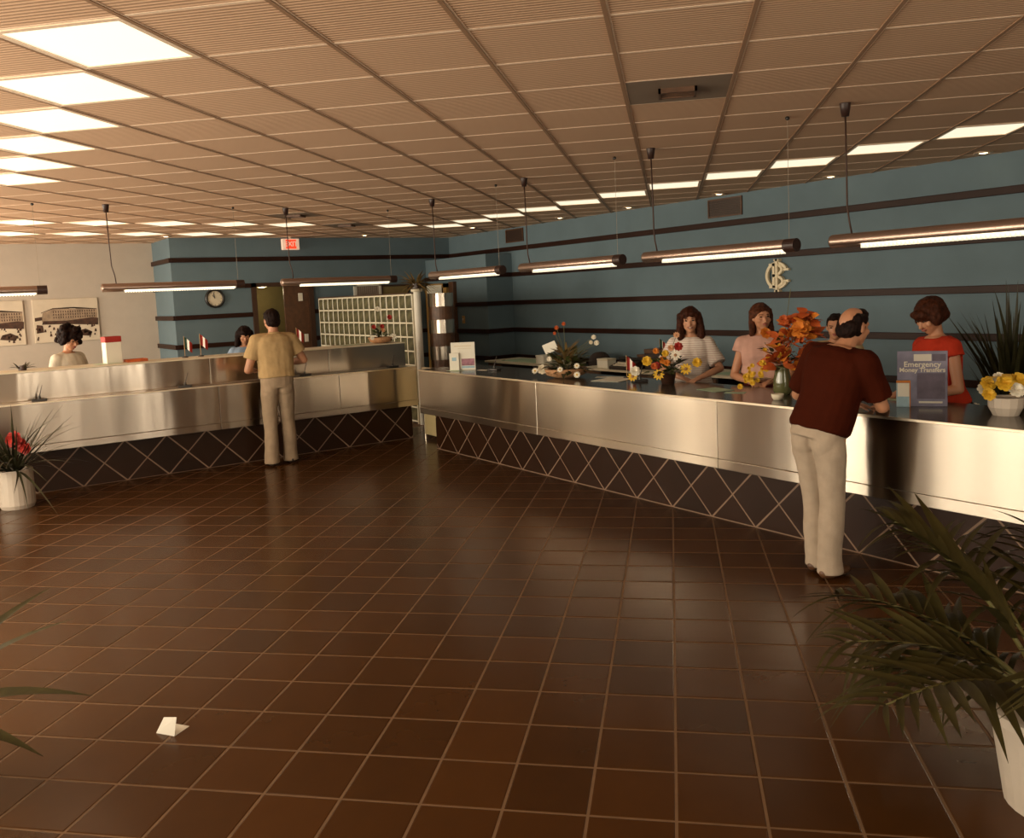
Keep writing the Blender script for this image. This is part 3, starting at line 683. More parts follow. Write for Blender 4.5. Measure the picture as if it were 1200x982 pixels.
# two large photographs on the pale wall
M['photo_pale'] = mat('photo_pale', (0.66, 0.57, 0.44), 0.5, var=0.06, scale=5)
M['photo_dark'] = mat('photo_dark', (0.060, 0.026, 0.014), 0.5, var=0.5, scale=18)
M['photo_mid'] = mat('photo_mid', (0.34, 0.25, 0.17), 0.5, var=0.3, scale=14)
def photo_panel(y0, y1, z0, z1, label, seed):
    rnd = random.Random(seed)
    t = thing('photograph', label, 'photograph', (XB, y0, z0), 0, 'old photographs on the pale wall')
    W, H = y1 - y0, z1 - z0
    obj('board', MB().bevbox((0, 0, 0), (0.03, W, H), 0.004), M['photo_pale'], t)
    def flat(name, polys, m, e=0.0):
        mb = MB()
        for p in polys:
            n = len(p); x0, x1 = 0.030, 0.0315 + e
            mb.add([(x0, u * W, v * H) for u, v in p] + [(x1, u * W, v * H) for u, v in p], [tuple(range(n, 2*n))] + [(i, (i+1) % n, (i+1) % n + n, i + n) for i in range(n)])
        o = obj(name, mb, m, t); o['kind'] = 'stuff'
    flat('printed_building', [[(0.12, 0.48), (0.9, 0.5), (0.98, 0.53), (0.98, 0.73), (0.62, 0.76), (0.3, 0.77), (0.14, 0.68)]], M['photo_mid'])
    wn = []
    for r in range(3):
        for c in range(18):
            u = 0.3 + c * 0.037; v = 0.55 + r * 0.065; wn.append([(u, v), (u + 0.014, v), (u + 0.014, v + 0.042), (u, v + 0.042)])
    flat('printed_windows', wn, M['photo_dark'], 0.001)
    flat('printed_roof', [[(0.12, 0.68), (0.30, 0.77), (0.55, 0.765), (0.57, 0.80), (0.63, 0.80), (0.65, 0.76), (0.98, 0.73), (0.98, 0.745), (0.64, 0.785), (0.3, 0.79), (0.12, 0.695)]], M['photo_dark'], 0.0015)
    flat('printed_trees', [[(0.02, 0.5), (0.13, 0.52), (0.13, 0.6), (0.02, 0.58)], [(0.12, 0.42), (0.45, 0.41), (0.98, 0.36), (0.99, 0.52), (0.9, 0.54), (0.5, 0.49), (0.14, 0.5)]], M['photo_dark'], 0.002)
    cr = []
    for k in range(46):
        u, v = rnd.uniform(0.02, 0.95), rnd.uniform(0.04, 0.36); s = rnd.uniform(0.008, 0.02)
        cr.append([(u - s, v), (u + s, v), (u + s * 0.7, v + s * 3.2), (u - s * 0.4, v + s * 3.6)])
    cr += [[(0.62, 0.14), (0.85, 0.1), (0.88, 0.2), (0.78, 0.28), (0.66, 0.24)], [(0.03, 0.22), (0.14, 0.24), (0.13, 0.4), (0.04, 0.42)]]
    flat('printed_crowd', cr, M['photo_dark'], 0.001)
photo_panel(-0.85, 0.125, 1.35, 2.06, 'large sepia photograph of a long public building above the curly haired teller', 3)
photo_panel(-1.95, -0.98, 1.34, 2.055, 'large sepia photograph cut off by the left edge of the picture', 5)
# ------------------------------------------------------------------ people
def remesh(mb, voxel, it=4, disp=None, name='m'):
    me = mb.mesh(name); o = bpy.data.objects.new('tmp', me)
    m = o.modifiers.new('r', 'REMESH'); m.mode = 'VOXEL'; m.voxel_size = voxel
    if it: s = o.modifiers.new('s', 'SMOOTH'); s.factor = 0.5; s.iterations = it
    r = baked(o); r.name = name
    if disp:
        amp, sc, st = disp
        n = len(r.vertices); co = [0.0] * (3 * n); no = [0.0] * (3 * n)
        r.vertices.foreach_get('co', co); r.vertices.foreach_get('normal', no)
        for i in range(0, 3 * n, 3):
            d = amp * noise.fractal((co[i] * sc * st[0], co[i+1] * sc * st[1], co[i+2] * sc * st[2]), 0.8, 2.0, 3)
            co[i] += no[i] * d; co[i+1] += no[i+1] * d; co[i+2] += no[i+2] * d
        r.vertices.foreach_set('co', co); r.update()
    for p in r.polygons: p.use_smooth = True
    return r
def loft(mb, secs, fn, n=20, e=0.0):
    rs = []
    for z, a, b, yo in secs:
        ring = []
        for i in range(n):
            t = 2 * PI * i / n; c, s = math.cos(t), math.sin(t)
            c = math.copysign(abs(c) ** 0.85, c); s = math.copysign(abs(s) ** 0.85, s)
            ring.append(fn(Vector(((a + e) * c, yo + (b + e) * s, z))))
        rs.append(ring)
    mb.rings(rs)
MALE = [(0.86, .150, .105, -.01), (.94, .163, .118, -.005), (1.04, .160, .115, .005), (1.14, .162, .112, .005), (1.26, .176, .118, 0), (1.36, .180, .110, -.005), (1.42, .155, .085, -.01), (1.465, .08, .058, -.01)]
FEM = [(0.82, .160, .108, -.01), (.90, .165, .112, -.005), (1.0, .130, .092, 0), (1.1, .138, .098, .005), (1.19, .150, .122, .015), (1.27, .152, .100, .0), (1.32, .135, .075, -.005), (1.365, .065, .05, -.005)]
def person(label, loc, yaw, H=1.75, fem=False, lean=0.0, twist=0.0, head=(0, 0, 0), arms=None, feet=None, skin='skin', voxel=0.008,
           top=None, sleeve=0.55, top_z=None, bottom='trousers', bottom_mat=None, hair=None, hair_mat=None, face=None, shoes=None, collar=None, hips=None, belt=None, wide=1.0, headfwd=0.0, tilt=0.0):
    s = H / (1.65 if fem else 1.75)
    P = MB(); secs = [(z * s, a * s * wide, b * s * wide, y * s) for z, a, b, y in (FEM if fem else MALE)]
    hz = (0.86 if fem else 0.92) * s
    hx, hy = hips or (0, 0)
    Rm = Matrix.Rotation(tilt, 3, 'Y') @ Matrix.Rotation(-lean, 3, 'X'); Rt = Matrix.Rotation(twist, 3, 'Z')
    def up(p): p = Vector(p); q = p - Vector((0, 0, hz)); return Rt @ (Rm @ q) + Vector((hx, hy, hz))
    loft(P, secs, up)
    sw, sz = ((.150, 1.285) if fem else (.178, 1.385)); sw *= s * wide; sz *= s
    ur, er, wr = ((.041, .034, .023) if fem else (.052, .042, .029)); ur *= s; er *= s; wr *= s
    A = {}
    for sd in (-1, 1):
        sh = up((sd * sw, -0.005, sz)); el, wt, hd = arms[0 if sd < 0 else 1]
        el, wt = Vector(el), Vector(wt); A[sd] = (sh, el, wt)
        P.cap(up((sd * sw * 0.45, -0.005, sz + 0.02 * s)), ur * 1.0, sh, ur * 1.12)
        P.cap(sh, ur * 1.08, el, er); P.cap(el, er, el.lerp(wt, 0.35), er * 1.02); P.cap(el.lerp(wt, 0.35), er * 1.02, wt, wr)
        d = Vector(hd).normalized() if hd else (wt - el).normalized()
        side = d.cross(Vector((0, 0, 1))); side = side.normalized() if side.length > 0.2 else Vector((1, 0, 0))
        nrm = side.cross(d).normalized()
        k = 0.9 if fem else 1.0
        P.cap(wt, wr, wt + d * 0.03 * k, wr * 1.05)
        Mh = Matrix((side, d, nrm)).transposed()
        P.ell(wt + d * 0.065 * k, (0.041 * k, 0.052 * k, 0.017 * k), Mh)
        for q, ln in zip((-1.5, -0.5, 0.5, 1.5), (0.068, 0.08, 0.075, 0.058)):
            b0 = wt + d * 0.10 * k + side * q * 0.0215 * k
            m1 = b0 + (d * 0.9 + side * q * 0.09 - nrm * 0.25).normalized() * ln * 0.5 * k
            m2 = m1 + (d * 0.75 + side * q * 0.07 - nrm * 0.65).normalized() * ln * 0.5 * k
            P.cap(b0, 0.0092 * k, m1, 0.0086 * k, 8); P.cap(m1, 0.0086 * k, m2, 0.0076 * k, 8)
        th = -sd      # thumb on the inner side of the palm
        b0 = wt + d * 0.045 * k + side * th * 0.034 * k; m1 = b0 + (d * 0.6 + side * th * 0.75 - nrm * .2).normalized() * 0.036 * k; m2 = m1 + (d * 0.95 + side * th * 0.2 - nrm * .3).normalized() * 0.03 * k
        P.cap(b0, 0.0115 * k, m1, 0.010 * k, 8); P.cap(m1, 0.010 * k, m2, 0.0085 * k, 8)
    # legs
    ft = feet or [(-0.095 * s, 0.0), (0.095 * s, 0.0)]
    L = {}
    for sd, f in zip((-1, 1), ft):
        hp = Vector((hx + sd * 0.088 * s, hy, 0.87 * s if not fem else 0.82 * s)); an = Vector((f[0], f[1], 0.085)); kn = hp.lerp(an, 0.5) + Vector((0, 0.02, 0))
        L[sd] = (hp, kn, an)
        P.cap(hp, 0.088 * s, kn, 0.055 * s); P.cap(kn, 0.055 * s, kn.lerp(an, 0.35), 0.055 * s); P.cap(kn.lerp(an, 0.35), 0.055 * s, an, 0.036 * s)
        P.cap(an + Vector((0, -0.02, -0.04)), 0.036, an + Vector((0, 0.13, -0.055)), 0.026)
    # neck and head
    hc = up((0, 0.022 + headfwd, (1.505 if fem else 1.605) * s)); nb = up((0, -0.012, (1.33 if fem else 1.43) * s))
    Mhd = Matrix.Rotation(head[0], 3, 'Z') @ Matrix.Rotation(-head[1], 3, 'X') @ Matrix.Rotation(head[2], 3, 'Y')
    k = s * (0.96 if fem else 1.0)
    def hl(p): return hc + Mhd @ (Vector(p) * k)
    P.cap(nb, 0.056 * s * (0.85 if fem else 1.05), hl((0, -0.015, -0.07)), 0.052 * s * (0.82 if fem else 1.02))
    P.ell(hl((0, -0.008, 0.018)), (0.076 * k, 0.096 * k, 0.100 * k), Mhd)
    P.ell(hl((0, 0.022, -0.045)), (0.062 * k, 0.068 * k, 0.062 * k), Mhd)
    P.ell(hl((0, 0.042, -0.088)), (0.034 * k, 0.038 * k, 0.030 * k), Mhd)
    P.cap(hl((0, 0.088, -0.002)), 0.008 * k, hl((0, 0.106, -0.036)), 0.0135 * k, 8)
    for sd in (-1, 1):
        P.ell(hl((sd * 0.078, -0.006, -0.012)), (0.010 * k, 0.020 * k, 0.032 * k), Mhd, 10, 7)
        P.ell(hl((sd * 0.040, 0.062, -0.028)), (0.024 * k, 0.022 * k, 0.022 * k), Mhd, 10, 7)
        P.cap(hl((sd * 0.016, 0.084, 0.022)), 0.010 * k, hl((sd * 0.05, 0.066, 0.020)), 0.009 * k, 8)
    body = obj('person', remesh(P, voxel, 3, name='person'), M[skin]); body.location = loc; body.rotation_euler = (0, 0, yaw)
    tag(body, label, 'person')
    # clothing
    S = MB(); e = 0.025 * s; tz = top_z if top_z is not None else 0.90 * s
    ss = [q for q in secs if q[0] >= tz - 0.02]
    first = [q for q in secs if q[0] <= tz][-1:] or secs[:1]
    f = first[0]; ss = [(tz, f[1], f[2], f[3])] + [q for q in secs if q[0] > tz + 0.02]
    ss[-1] = (ss[-1][0] - 0.012 * s, ss[-1][1] * 1.0, ss[-1][2], ss[-1][3])
    loft(S, ss, up, e=e)
    for sd in (-1, 1):
        sh, el, wt = A[sd]; S.cap(up((sd * sw * 0.45, -0.005, sz + 0.018 * s)), ur * 1.0 + e * .8, sh, ur * 1.12 + e)
        if sleeve <= 1.0: S.tube([sh, sh.lerp(el, sleeve * 0.5), sh.lerp(el, sleeve)], [ur * 1.1 + e, ur + e * 1.2, ur + e * 1.45], 14)
        else:
            S.tube([sh, sh.lerp(el, 0.5), el], [ur * 1.1 + e, ur + e, er + e], 14); S.cap(el, er + e, el.lerp(wt, sleeve - 1), wr + e * 1.1)
    obj('shirt', remesh(S, 0.009, 3, (0.008 * s, 7, (1, 1, 0.55)), 'shirt'), top, body)
    if collar:
        C = MB(); rs = []
        cz = (1.345 if fem else 1.445) * s
        C.tube([up((0.068 * s * wide * math.cos(a) * (1.0), -0.012 + 0.068 * s * math.sin(a), cz - 0.02 * math.sin(a))) for a in [0.2 + 2 * PI * q / 18 * 0.93 + PI / 2 for q in range(19)]], 0.013, 8)
        obj('collar', C, collar, body, smooth=True)
    if bottom == 'trousers':
        B = MB()
        q = [x for x in secs if x[0] < 1.06 * s][:3]
        loft(B, [(z, a, b, y) for z, a, b, y in q], up, e=0.010)
        for sd in (-1, 1):
            hp, kn, an = L[sd]
            B.ell(hp + Vector((-sd * 0.012, -0.045 * s, -0.015)), (0.085 * s, 0.082 * s, 0.105 * s))
            B.tube([hp + Vector((0, 0, 0.06)), hp + Vector((0, -0.008, -0.08)), hp.lerp(kn, 0.55), kn, kn.lerp(an, 0.5), an + Vector((0, 0.01, 0.0)), an + Vector((0, 0.012, -0.055))], [0.085 * s, 0.098 * s, 0.084 * s, 0.075 * s, 0.074 * s, 0.080 * s, 0.084 * s], 18)
        obj('trousers', remesh(B, 0.009, 3, (0.008, 6, (1, 1, 0.7)), 'trousers'), bottom_mat, body)
    else:
        B = MB(); z1 = 0.97 * s
        loft(B, [(0.45 * s, .20 * s, .16 * s, 0), (0.65 * s, .188 * s, .142 * s, 0), (0.82 * s, .175 * s, .12 * s, -.008), (0.90 * s, .172 * s, .118 * s, -.004), (z1, .142 * s, .104 * s, 0)], lambda p: up(p) if p.z > hz else p + Vector((hx, hy, 0)))
        obj('skirt', remesh(B, 0.010, 3, (0.008, 6, (1.6, 1.6, 0.2)), 'skirt'), bottom_mat, body)
    if belt:
        q = secs[2]; B = MB(); loft(B, [(tz - 0.02, q[1] + .012, q[2] + .012, q[3]), (tz + 0.012, q[1] + .014, q[2] + .014, q[3])], up, e=0.008); obj('belt', B, belt, body, smooth=True)
    for sd in (-1, 1):
        an = L[sd][2]; B = MB()
        B.ell(an + Vector((0, -0.02, -0.045)), (0.042, 0.055, 0.038)); B.ell(an + Vector((0, 0.10, -0.05)), (0.048, 0.085, 0.033)); B.cap(an + Vector((0, 0, -0.05)), 0.04, an + Vector((0, 0.09, -0.052)), 0.036)
        me = remesh(B, 0.010, 2, name='shoe')
        for v in me.vertices: v.co.z = max(v.co.z, 0.002)
        obj('shoe', me, shoes or M['brown_wood'], body)
    if hair:
        Hm = MB()
        for h in hair:
            if h[0] == 'e': Hm.ell(hl(h[1]), tuple(r * k for r in h[2]), Mhd)
            else: Hm.cap(hl(h[1]), h[2] * k, hl(h[3]), h[4] * k)
        obj('hair', remesh(Hm, 0.007, 2, (0.007, 28, (1, 1, 0.45)), 'hair'), hair_mat, body)
    if face:
        for sd in (-1, 1):
            obj('eye', MB().ell(hl((sd * 0.032, 0.0815, 0.004)), (0.0125 * k, 0.008 * k, 0.0065 * k), Mhd, 10, 7), M['eye'], body, smooth=True)
            obj('eyebrow', MB().cap(hl((sd * 0.017, 0.093, 0.022)), 0.0035 * k, hl((sd * 0.048, 0.078, 0.024)), 0.003 * k, 6), hair_mat, body, smooth=True)
        w = 0.030 if face == 'smile' else 0.022
        obj('lips', MB().tube([hl((-w, 0.074, -0.055)), hl((-w * .5, 0.0895, -0.062)), hl((0, 0.093, -0.064)), hl((w * .5, 0.0895, -0.062)), hl((w, 0.074, -0.055))], [0.003, 0.008, 0.0095, 0.008, 0.003], 8), M['lips'], body, smooth=True)
        if face == 'smile':
            obj('teeth', MB().tube([hl((-w * .7, 0.090, -0.0575)), hl((0, 0.1015, -0.062)), hl((w * .7, 0.090, -0.0575))], [0.002, 0.0045, 0.002], 6), M['teeth'], body, smooth=True)
    return body
def cloth(name, col, rough=0.85, var=0.08): return mat(name, col, rough, var=var, scale=14, bump=0.15, bscale=120, spec=0.08)
C_tan = cloth('tan_shirt', (0.44, 0.30, 0.145)); C_khaki = cloth('khaki_trousers', (0.34, 0.25, 0.165)); C_khaki2 = cloth('stone_trousers', (0.42, 0.335, 0.25))
C_maroon = cloth('maroon_shirt', (0.044, 0.0062, 0.0014)); C_pink = cloth('pink_blouse', (0.52, 0.30, 0.235)); C_redskirt = cloth('dark_red_skirt', (0.085, 0.014, 0.010))
C_red = cloth('red_top', (0.42, 0.035, 0.015)); C_white = cloth('white_top', (0.66, 0.60, 0.48)); C_beige = cloth('beige_jacket', (0.45, 0.33, 0.18)); C_blue = cloth('blue_shirt', (0.25, 0.34, 0.46)); C_vest = cloth('tan_vest', (0.36, 0.27, 0.16)); C_grey = cloth('taupe_skirt', (0.16, 0.12, 0.085))
H_brown = mat('hair_brown', (0.040, 0.011, 0.0045), 0.6, var=0.5, scale=40, bump=0.4, bscale=160, spec=0.12)
H_light = mat('hair_light_brown', (0.065, 0.020, 0.008), 0.6, var=0.5, scale=40, bump=0.4, bscale=160, spec=0.12)
H_dark = mat('hair_dark', (0.011, 0.0045, 0.003), 0.6, var=0.5, scale=40, bump=0.4, bscale=160, spec=0.10)
# striped polo cloth
m = cloth('striped_polo', (0.70, 0.62, 0.56)); nt = m.node_tree; b = nt.nodes['Principled BSDF']
tc = nt.nodes.new('ShaderNodeTexCoord'); wv = nt.nodes.new('ShaderNodeTexWave'); wv.bands_direction = 'Z'; wv.inputs['Scale'].default_value = 16; wv.inputs['Distortion'].default_value = 0.6; wv.inputs['Detail Scale'].default_value = 1.5
rp = nt.nodes.new('ShaderNodeValToRGB'); rp.color_ramp.elements[0].position = 0.12; rp.color_ramp.elements[0].color = (0.56, 0.40, 0.37, 1); rp.color_ramp.elements[1].position = 0.34; rp.color_ramp.elements[1].color = (0.74, 0.67, 0.58, 1)
link(nt, tc.outputs['Object'], wv.inputs['Vector']); link(nt, wv.outputs['Fac'], rp.inputs['Fac']); link(nt, rp.outputs['Color'], b.inputs['Base Color'])
C_polo = m

def yaw_to(dx, dy): return math.atan2(-dx, dy)
short_hair = [('e', (0, -0.026, 0.032), (0.087, 0.098, 0.095)), ('e', (0, -0.046, -0.028), (0.081, 0.064, 0.072)), ('e', (0, 0.04, 0.09), (0.06, 0.04, 0.03))]
# man in the tan polo shirt at the left counter, seen from behind
person('man in tan polo shirt and khaki trousers standing at the left counter, back turned', (-7.04, 0.86, 0), yaw_to(-1, 0.12), 1.79, lean=0.06, head=(0.15, 0.32, 0),
       arms=[((-0.30, 0.02, 1.10), (-0.20, 0.26, 1.08), None), ((0.33, 0.02, 1.17), (0.20, 0.26, 1.14), None)], top=C_tan, sleeve=0.62, top_z=1.0, bottom_mat=C_khaki,
       feet=[(-0.11, -0.02), (0.12, 0.06)], hair=short_hair, hair_mat=H_dark, collar=C_tan, shoes=M['dark'], hips=(0, -0.02), wide=1.04)
# balding man in maroon shirt leaning on the right counter
bald = [('e', (0, -0.058, -0.020), (0.080, 0.056, 0.062)), ('e', (0.046, -0.028, -0.002), (0.038, 0.068, 0.058)), ('e', (-0.046, -0.028, -0.002), (0.038, 0.068, 0.058)), ('e', (0.058, -0.01, 0.045), (0.026, 0.06, 0.04)), ('e', (-0.058, -0.01, 0.045), (0.026, 0.06, 0.04)), ('e', (0, 0.040, 0.080), (0.064, 0.052, 0.034))]
person('balding man in maroon shirt and stone trousers leaning on the right counter, back turned', (-0.80, 2.08, 0), yaw_to(0.08, 1), 1.72, lean=0.31, tilt=0.10, head=(-0.12, 0.10, 0),
       arms=[((-0.34, 0.20, 1.08), (-0.12, 0.45, 1.01), None), ((0.265, 0.24, 1.05), (0.08, 0.49, 1.01), None)], top=C_maroon, sleeve=0.80, top_z=0.90, bottom_mat=C_khaki2,
       feet=[(-0.055, 0.03), (0.085, -0.03)], hair=bald, hair_mat=H_dark, shoes=M['brown_wood'], hips=(0.01, -0.01), wide=1.05, headfwd=0.02)
TOCAM = lambda x, y: yaw_to(CAM.x - x, CAM.y - y)
# smiling woman in the striped polo shirt
x, y = -3.20, 3.50
person('smiling woman in white striped polo shirt with shoulder length brown hair', (x, y, 0), TOCAM(x, y) - 0.15, 1.655, True, lean=0.10, head=(0.12, 0.05, 0.05), skin='skin_fair',
       arms=[((-0.27, 0.12, 1.06), (-0.12, 0.32, 1.00), None), ((0.27, 0.13, 1.06), (0.06, 0.30, 1.00), None)], top=C_polo, sleeve=0.80, top_z=0.82, bottom='skirt', bottom_mat=C_redskirt, collar=C_white,
       hair=[('e', (0, -0.018, 0.038), (0.098, 0.108, 0.098)), ('c', (-0.085, 0.012, 0.05), 0.034, (-0.098, 0.012, -0.15), 0.040), ('c', (0.085, 0.012, 0.05), 0.034, (0.098, 0.012, -0.15), 0.040), ('e', (0, -0.07, -0.06), (0.10, 0.055, 0.13)), ('e', (0, 0.066, 0.072), (0.066, 0.028, 0.028)), ('e', (-0.06, 0.05, 0.05), (0.028, 0.03, 0.04)), ('e', (0.06, 0.05, 0.05), (0.028, 0.03, 0.04))],
       hair_mat=H_brown, face='smile')
# woman in the pink blouse
x, y = -2.44, 3.56
person('woman in pale pink blouse and dark red skirt standing behind the counter', (x, y, 0), TOCAM(x, y) - 0.05, 1.675, True, lean=0.03, head=(0.42, -0.02, 0.04),
       arms=[((-0.235, 0.02, 1.02), (-0.08, 0.24, 0.99), None), ((0.235, 0.05, 1.03), (0.10, 0.26, 1.0), None)], top=C_pink, sleeve=0.30, top_z=1.0, bottom='skirt', bottom_mat=C_redskirt, collar=C_pink,
       hair=[('e', (0, -0.02, 0.036), (0.090, 0.104, 0.096)), ('c', (-0.082, -0.005, 0.05), 0.028, (-0.085, -0.01, -0.16), 0.030), ('c', (0.082, -0.012, 0.05), 0.026, (0.082, -0.02, -0.14), 0.028), ('e', (0, -0.07, -0.06), (0.088, 0.045, 0.13)), ('e', (0.02, 0.06, 0.080), (0.06, 0.03, 0.022))],
       hair_mat=H_light, face='calm')
# woman in red seen in profile
x, y = -0.80, 3.52
person('woman in red sleeveless top with short dark hair looking down at the counter', (x, y, 0), yaw_to(-0.42, -0.9), 1.70, True, lean=0.16, head=(0.12, 0.50, 0),
       arms=[((-0.22, 0.06, 1.04), (-0.10, 0.28, 1.0), None), ((0.23, 0.02, 1.05), (0.12, 0.27, 1.0), None)], top=C_red, sleeve=0.22, top_z=0.92, bottom='skirt', bottom_mat=C_grey,
       hair=[('e', (0, -0.025, 0.03), (0.102, 0.118, 0.100)), ('e', (0, -0.07, -0.02), (0.092, 0.068, 0.075)), ('e', (-0.075, 0.0, -0.01), (0.034, 0.065, 0.06)), ('e', (0.075, 0.0, -0.01), (0.034, 0.065, 0.06)), ('e', (0, 0.076, 0.052), (0.07, 0.036, 0.038))],
       hair_mat=H_brown, face='calm')
# clerk half hidden by the flowers and the leaning man
x, y = -2.06, 4.05
person('dark haired man in beige jacket half hidden behind the orange bouquet', (x, y, 0), TOCAM(x, y) + 0.1, 1.55, False, lean=0.06, head=(-0.2, 0.12, 0),
       arms=[((-0.26, 0.05, 0.98), (-0.12, 0.24, 0.99), None), ((0.26, 0.05, 0.98), (0.10, 0.24, 0.99), None)], top=C_beige, sleeve=1.85, top_z=0.8, bottom_mat=C_grey, hair=short_hair, hair_mat=H_dark, face='calm', collar=M['white'])
# curly haired teller at far left
rnd = random.Random(4); curls = [('e', (0, -0.02, 0.04), (0.10, 0.11, 0.095))]
for k in range(60):
    a = rnd.uniform(0, 2 * PI); z = rnd.uniform(-0.06, 0.14); rr = 0.105 * math.sqrt(max(0.05, 1 - (max(0, z - 0.02) / 0.14) ** 2))
    px_, py_ = rr * math.cos(a), rr * math.sin(a) * 1.05 - 0.02
    if py_ > 0.045 and z < 0.06: continue
    curls.append(('e', (px_ * 1.1, py_ * 1.08, z * 1.08), (0.034, 0.034, 0.034)))
x, y = -8.62, -1.06
person('teller with dark curly hair in white top behind the left counter', (x, y, 0), yaw_to(0.75, 0.55), 1.68, True, lean=0.14, head=(-0.05, 0.42, 0),
       arms=[((-0.24, 0.06, 1.10), (-0.10, 0.25, 1.12), None), ((0.24, 0.06, 1.10), (0.10, 0.25, 1.12), None)], top=C_white, sleeve=1.7, top_z=0.82, bottom='skirt', bottom_mat=C_grey, hair=curls, hair_mat=H_dark, face='calm')
# colleague hidden behind the man in tan
x, y = -8.72, 1.06
person('dark haired person in light blue shirt mostly hidden by the man in tan', (x, y, 0), yaw_to(1, -0.3), 1.58, True, lean=0.10, head=(0.1, 0.35, 0),
       arms=[((-0.24, 0.06, 1.05), (-0.10, 0.25, 1.08), None), ((0.24, 0.06, 1.05), (0.10, 0.25, 1.08), None)], top=C_blue, sleeve=0.8, top_z=0.8, bottom='skirt', bottom_mat=C_grey,
       hair=[('e', (0, -0.018, 0.038), (0.100, 0.108, 0.098)), ('c', (-0.085, 0.0, 0.05), 0.036, (-0.10, -0.01, -0.16), 0.042), ('c', (0.085, 0.0, 0.05), 0.036, (0.10, -0.01, -0.16), 0.042), ('e', (0, -0.07, -0.06), (0.10, 0.055, 0.14))], hair_mat=H_dark)
# ------------------------------------------------------------------ plants and flowers
def petal_mesh(kind, m):
    mb = MB()
    if kind == 'daisy':
        for k in range(10):
            a = 2 * PI * k / 10; c, s = math.cos(a), math.sin(a); w = 0.22
            def pt(r, o, z): return (r * c - o * s, r * s + o * c, z)
            mb.add([pt(0.12, -0.06, 0.05), pt(0.6, -w, 0.12), pt(1, -0.08, 0.05), pt(1, 0.08, 0.05), pt(0.6, w, 0.12), pt(0.12, 0.06, 0.05), pt(0.55, 0, 0.05)], [(0, 1, 6), (1, 2, 6), (2, 3, 6), (3, 4, 6), (4, 5, 6), (5, 0, 6)])
    else:
        for ring, (n, r, z, t) in enumerate(((8, 1.0, 0.0, 0.25), (7, 0.78, 0.22, 0.55), (5, 0.5, 0.42, 0.9))):
            for k in range(n):
                a = 2 * PI * (k + ring * 0.4) / n; c, s = math.cos(a), math.sin(a); w = 0.34 * r + 0.08
                def pt(q, o, zz): return (q * c - o * s, q * s + o * c, zz)
                mb.add([pt(0.05, -0.05, z), pt(r * 0.65, -w, z + t * 0.4), pt(r, -w * 0.5, z + t * 0.55), pt(r * 1.03, 0, z + t * 0.45), pt(r, w * 0.5, z + t * 0.55), pt(r * 0.65, w, z + t * 0.4), pt(0.05, 0.05, z), pt(r * 0.6, 0, z + t * 0.2)],
                       [(0, 1, 7), (1, 2, 7), (2, 3, 7), (3, 4, 7), (4, 5, 7), (5, 6, 7), (6, 0, 7)])
    me = mb.mesh('flower'); me.materials.append(m); return me
_fc = {}
def flower(parent, pos, nrm, kind, r, m, centre=None):
    key = (kind, m.name)
    if key not in _fc: _fc[key] = petal_mesh(kind, m)
    n = Vector(nrm).normalized(); q = n.to_track_quat('Z', 'Y').to_matrix().to_4x4()
    mw = Matrix.Translation(Vector(pos)) @ q @ Matrix.Diagonal((r, r, r, 1))
    o = obj('flower', _fc[key], None, parent, mw=mw)
    if centre:
        ck = 'c' + centre.name
        if ck not in _fc:
            me = MB().ell((0, 0, 0.1), (0.3, 0.3, 0.16), nu=8, nv=6).mesh('flower_centre', True); me.materials.append(centre); _fc[ck] = me
        obj('flower_centre', _fc[ck], None, o)
    return o
def blade_mesh(L, w, droop, m, n=6, fold=0.15, name='leaf'):
    """leaf along +Y that bends down towards its tip"""
    vs = []; fs = []
    for k in range(n + 1):
        t = k / n; ww = w * (math.sin(PI * (0.12 + 0.88 * t) ** 0.75) if k < n else 0.02); y = L * t * (1 - 0.15 * droop * t); z = -droop * L * t * t * 0.6
        vs += [(-ww, y, z + fold * ww), (0, y, z), (ww, y, z + fold * ww)]
    for k in range(n):
        a = 3 * k; fs += [(a, a + 1, a + 4, a + 3), (a + 1, a + 2, a + 5, a + 4)]
    me = MB().add(vs, fs).mesh(name, True); me.materials.append(m); return me
def orient(pos, d, roll=0.0, sc=1.0):
    d = Vector(d).normalized(); sd = d.cross(Vector((0, 0, 1))); sd = sd.normalized() if sd.length > 0.05 else Vector((1, 0, 0)); up = sd.cross(d)
    R = Matrix((sd, d, up)).transposed().to_4x4()
    return Matrix.Translation(Vector(pos)) @ R @ Matrix.Rotation(roll, 4, 'Y') @ Matrix.Diagonal((sc, sc, sc, 1))
LEAF = blade_mesh(0.09, 0.02, 0.5, M['leaf']); LEAF_D = blade_mesh(0.10, 0.018, 0.6, M['leaf_dark']); LEAF_R = blade_mesh(0.12, 0.048, 0.3, M['orange_red']); LEAF_O = blade_mesh(0.12, 0.048, 0.3, M['orange'])
LEAF_DRY = blade_mesh(0.12, 0.012, 0.4, M['leaf_dry'])
def leaves(parent, c, n, spread, meshes, seed, up=0.5, sc=(0.7, 1.2), name='leaf'):
    r = random.Random(seed)
    for k in range(n):
        a = r.uniform(0, 2 * PI); e = r.uniform(-0.3, 1.2) * up + 0.15; d = (math.cos(a) * math.cos(e), math.sin(a) * math.cos(e), math.sin(e)); rad = r.uniform(0.1, 0.75)
        p = (c[0] + d[0] * spread[0] * rad, c[1] + d[1] * spread[1] * rad, c[2] + abs(d[2]) * spread[2] * rad)
        obj(name, r.choice(meshes), None, parent, mw=orient(p, d, r.uniform(-0.6, 0.6), r.uniform(*sc)))
def stems(parent, base, tips, m=None, r=0.0025):
    for t in tips:
        b = Vector(base); t = Vector(t); mid = b.lerp(t, 0.55) + Vector(((t.x - b.x) * -0.15, (t.y - b.y) * -0.15, 0.02))
        obj('stem', MB().tube([b, mid, t], r, 5), m or M['stem'], parent)
